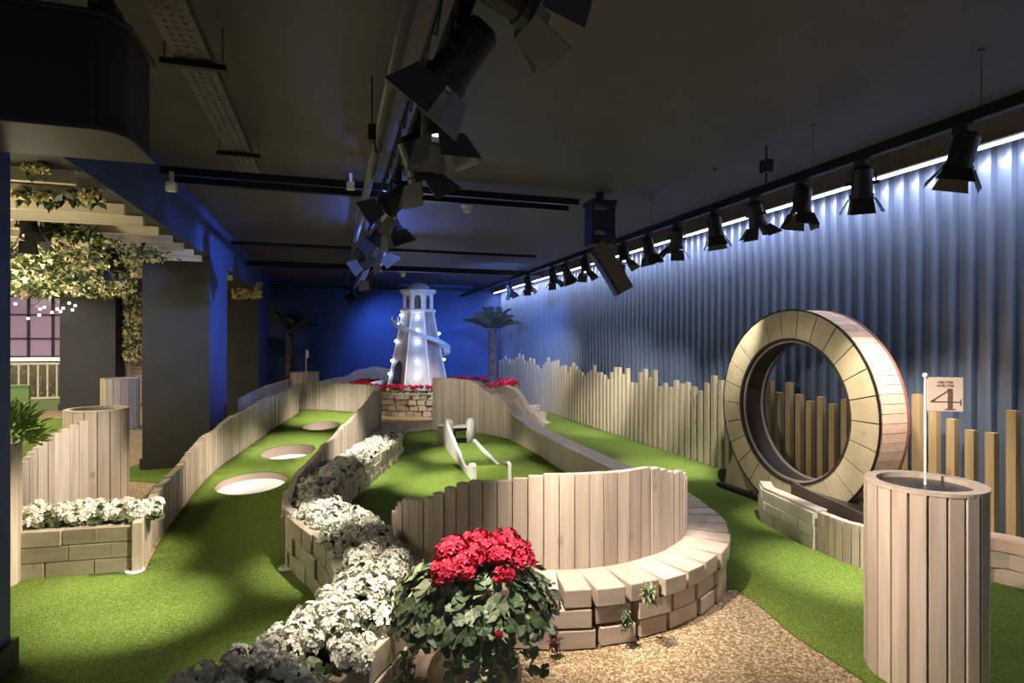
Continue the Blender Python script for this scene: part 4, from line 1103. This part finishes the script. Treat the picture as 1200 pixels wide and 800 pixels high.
# ------------------------------------------------------------------ light
for (p, d, pw, col, a, bl) in LIGHTS: add_spot(p, d, pw, col, a, bl)
def mouth(p, tgt, s, drop):
    hc = p + Vector((0,0,-drop-.10*s)); d = (Vector(tgt)-hc).normalized(); return hc + d*.36 - Vector((0,0,.10)), d
def fromR(u, tgt, pw, col=NEUT, ang=40, bl=.7):
    q, d = mouth(Vector((TXR, TXR/ratio(u), TZ-.03)), tgt, .92, .07); add_spot(q, d, pw, col, ang, bl, .05)
def fromL(y, tgt, pw, col=NEUT, ang=40, bl=.7):
    q, d = mouth(Vector((TXL, y, TZ-.03)), tgt, 1.12, .05); add_spot(q, d, pw, col, ang, bl, .05)
KP = 4.8
# long right lane and the post fence
fromR(1128, G(985,668), 95*KP, NEUT, 34, .9)
fromR(940, G(930,610), 55*KP, NEUT, 28, .9)
fromR(838, G(775,548), 90*KP, NEUT, 32, .9)
fromR(731, G(690,500), 95*KP, NEUT, 30, .9)
fromR(886, Vector((4.75,6.6,.45)), 52*KP, NEUT, 42, .9)
fromR(793, Vector((4.75,8.4,.45)), 52*KP, NEUT, 42, .9)
fromR(760, Vector((4.75,10.2,.45)), 52*KP, NEUT, 42, .9)
fromR(648, Vector((4.75,13.2,.45)), 60*KP, NEUT, 48, .9)
# loop wheel
fromR(1128, Vector((4.4,3.7,1.2)), 55*KP, (1,.82,.70), 40, .9)
fromL(3.58, Vector((4.2,4.3,1.0)), 40*KP, WARM, 36, .9)
fromR(1010, Vector((4.7,3.6,.7)), 30*KP, WARM, 60, .9)
# barrel right and bench
fromL(1.72, Vector((BR.x, BR.y, .85)), 90*KP, (1,.84,.72), 48, .9)
fromL(2.24, W(.6,3.3,.55), 95*KP, (1,.85,.72), 44, .9)
fromR(1010, W(.6,3.7,.4), 60*KP, (1,.88,.80), 40, .9)
# middle bowl
fromL(6.2, W(-.75,6.7), 105*KP, NEUT, 34, .9)
fromL(7.1, W(-.55,8.5), 115*KP, NEUT, 34, .9)
fromR(886, W(-.4,7.4), 120*KP, NEUT, 26, .9)
fromL(8.2, W(-.9,10.2,.5), 34*KP, NEUT, 46)
# left lane
fromL(2.8, G(135,712), 180*KP, NEUT, 24, 1.0)
fromL(5.4, G(290,560), 100*KP, NEUT, 27, .9)
fromL(7.1, G(345,518,.3), 120*KP, NEUT, 34, .9)
fromL(8.2, G(385,490,.4), 125*KP, NEUT, 36, .9)
fromL(6.2, G(225,545,.3), 80*KP, WARM, 30, .9)
fromL(4.6, W(-3.1,4.2,.3), 100*KP, WARM, 32, .9)
fromL(5.4, W(-4.4,5.4,.7), 75*KP, NEUT, 26, .9)
fromL(2.8, W(-3.1,4.0,.2), 70*KP, WARM, 26, .9)
fromL(3.58, W(-4.3,5.3,.6), 75*KP, NEUT, 24, .9)
# flowers
fromL(2.24, W(-.80,2.7,.5), 72*KP, (1,.90,.76), 36, .9)
fromL(3.58, W(-1.25,4.1,.5), 75*KP, NEUT, 28, .9)
fromL(1.72, up+Vector((0,0,.72)), 60*KP, NEUT, 26, .9)
fromL(6.2, W(-1.85,7.0,.45), 120*KP, NEUT, 40, .9)
# tower and far planter
fromR(619, W(-1.9,13.0,.6), 110*KP, WARM, 44)
fromL(9.6, TC+Vector((0,0,1.4)), 22*KP, (1,.84,.78), 34)
for p in TB: add_point(p + (Vector((p.x, p.y, 0))-Vector((TC.x, TC.y, 0))).normalized()*.05, .40, (.45,.62,1.0), .02)
# blue washes
add_spot(W(-3.7,15.0,2.9), W(-3.2,17.2,1.1)-W(-3.7,15.0,2.9), 210, BLUE, 100, 1.0)
add_spot(W(-1.3,15.0,2.9), W(-1.0,17.0,1.2)-W(-1.3,15.0,2.9), 170, BLUE, 100, 1.0)
add_spot(W(-.6,11.6,2.6), Vector((4.9,15.2,1.5))-W(-.6,11.6,2.6), 420, (.12,.32,1.0), 125, 1.0)
add_spot((.62,9.2,2.45), Vector((1.0,8.1,3.35))-Vector((.62,9.2,2.45)), 95, (.10,.20,1.0), 105, 1.0)
add_spot(Vector((2.4,6.0,2.8)), Vector((-1.5,9.1,2.25))-Vector((2.4,6.0,2.8)), 1000, (.24,.38,1.0), 44, 1.0)
add_spot(Vector((1.6,5.0,2.9)), Vector((-1.55,7.2,3.0))-Vector((1.6,5.0,2.9)), 110, (.20,.34,1.0), 50, 1.0)
# strip light
add_area(Vector((WX-.18, 8.6, 3.11)), (.40,0,-1), 16.6, .03, 150, (.86,.86,1.0), 165)
# side room: unseen lamps added to brighten the pergola slats, plants and floor
add_area(Vector((-5.2, 7.0, 2.60)), (0,0,-1), 3.0, 5.0, 70*2, (1,.90,.66))
add_area(Vector((-6.8, 13.0, 2.8)), (0,0,-1), 3.5, 4.0, 110*2, (1,.88,.70))
for q in ((-2.7,4.9,2.2), (-2.7,4.3,1.9), (-2.9,6.8,2.2), (-4.6,5.6,2.2), (-5.0,8.2,2.2), (-3.4,9.2,2.2)): add_point(Vector(q), 22, (1,.88,.62), .12)
world = bpy.data.worlds.new('World'); SC.world = world; world.use_nodes = True
bg = world.node_tree.nodes['Background']; bg.inputs[0].default_value = (.55,.58,.7,1); bg.inputs[1].default_value = .26

# ------------------------------------------------------------------ camera and view
cam = bpy.data.cameras.new('camera'); cam.sensor_width = 36; cam.lens = 36*F/1200; cam.clip_start = .05; cam.clip_end = 100
co = bpy.data.objects.new('camera', cam); COL.objects.link(co); co.location = (0,0,HC); co.rotation_euler = (PI/2, 0, -YAW); SC.camera = co
SC.view_settings.view_transform = 'Standard'; SC.view_settings.look = 'None'; SC.view_settings.exposure = .3; SC.view_settings.gamma = 1; SC.view_settings.use_curve_mapping = False
SC.cycles.use_denoising = True; SC.cycles.max_bounces = 6; SC.cycles.diffuse_bounces = 3; SC.cycles.use_light_tree = True
SC.cycles.sample_clamp_indirect = 4
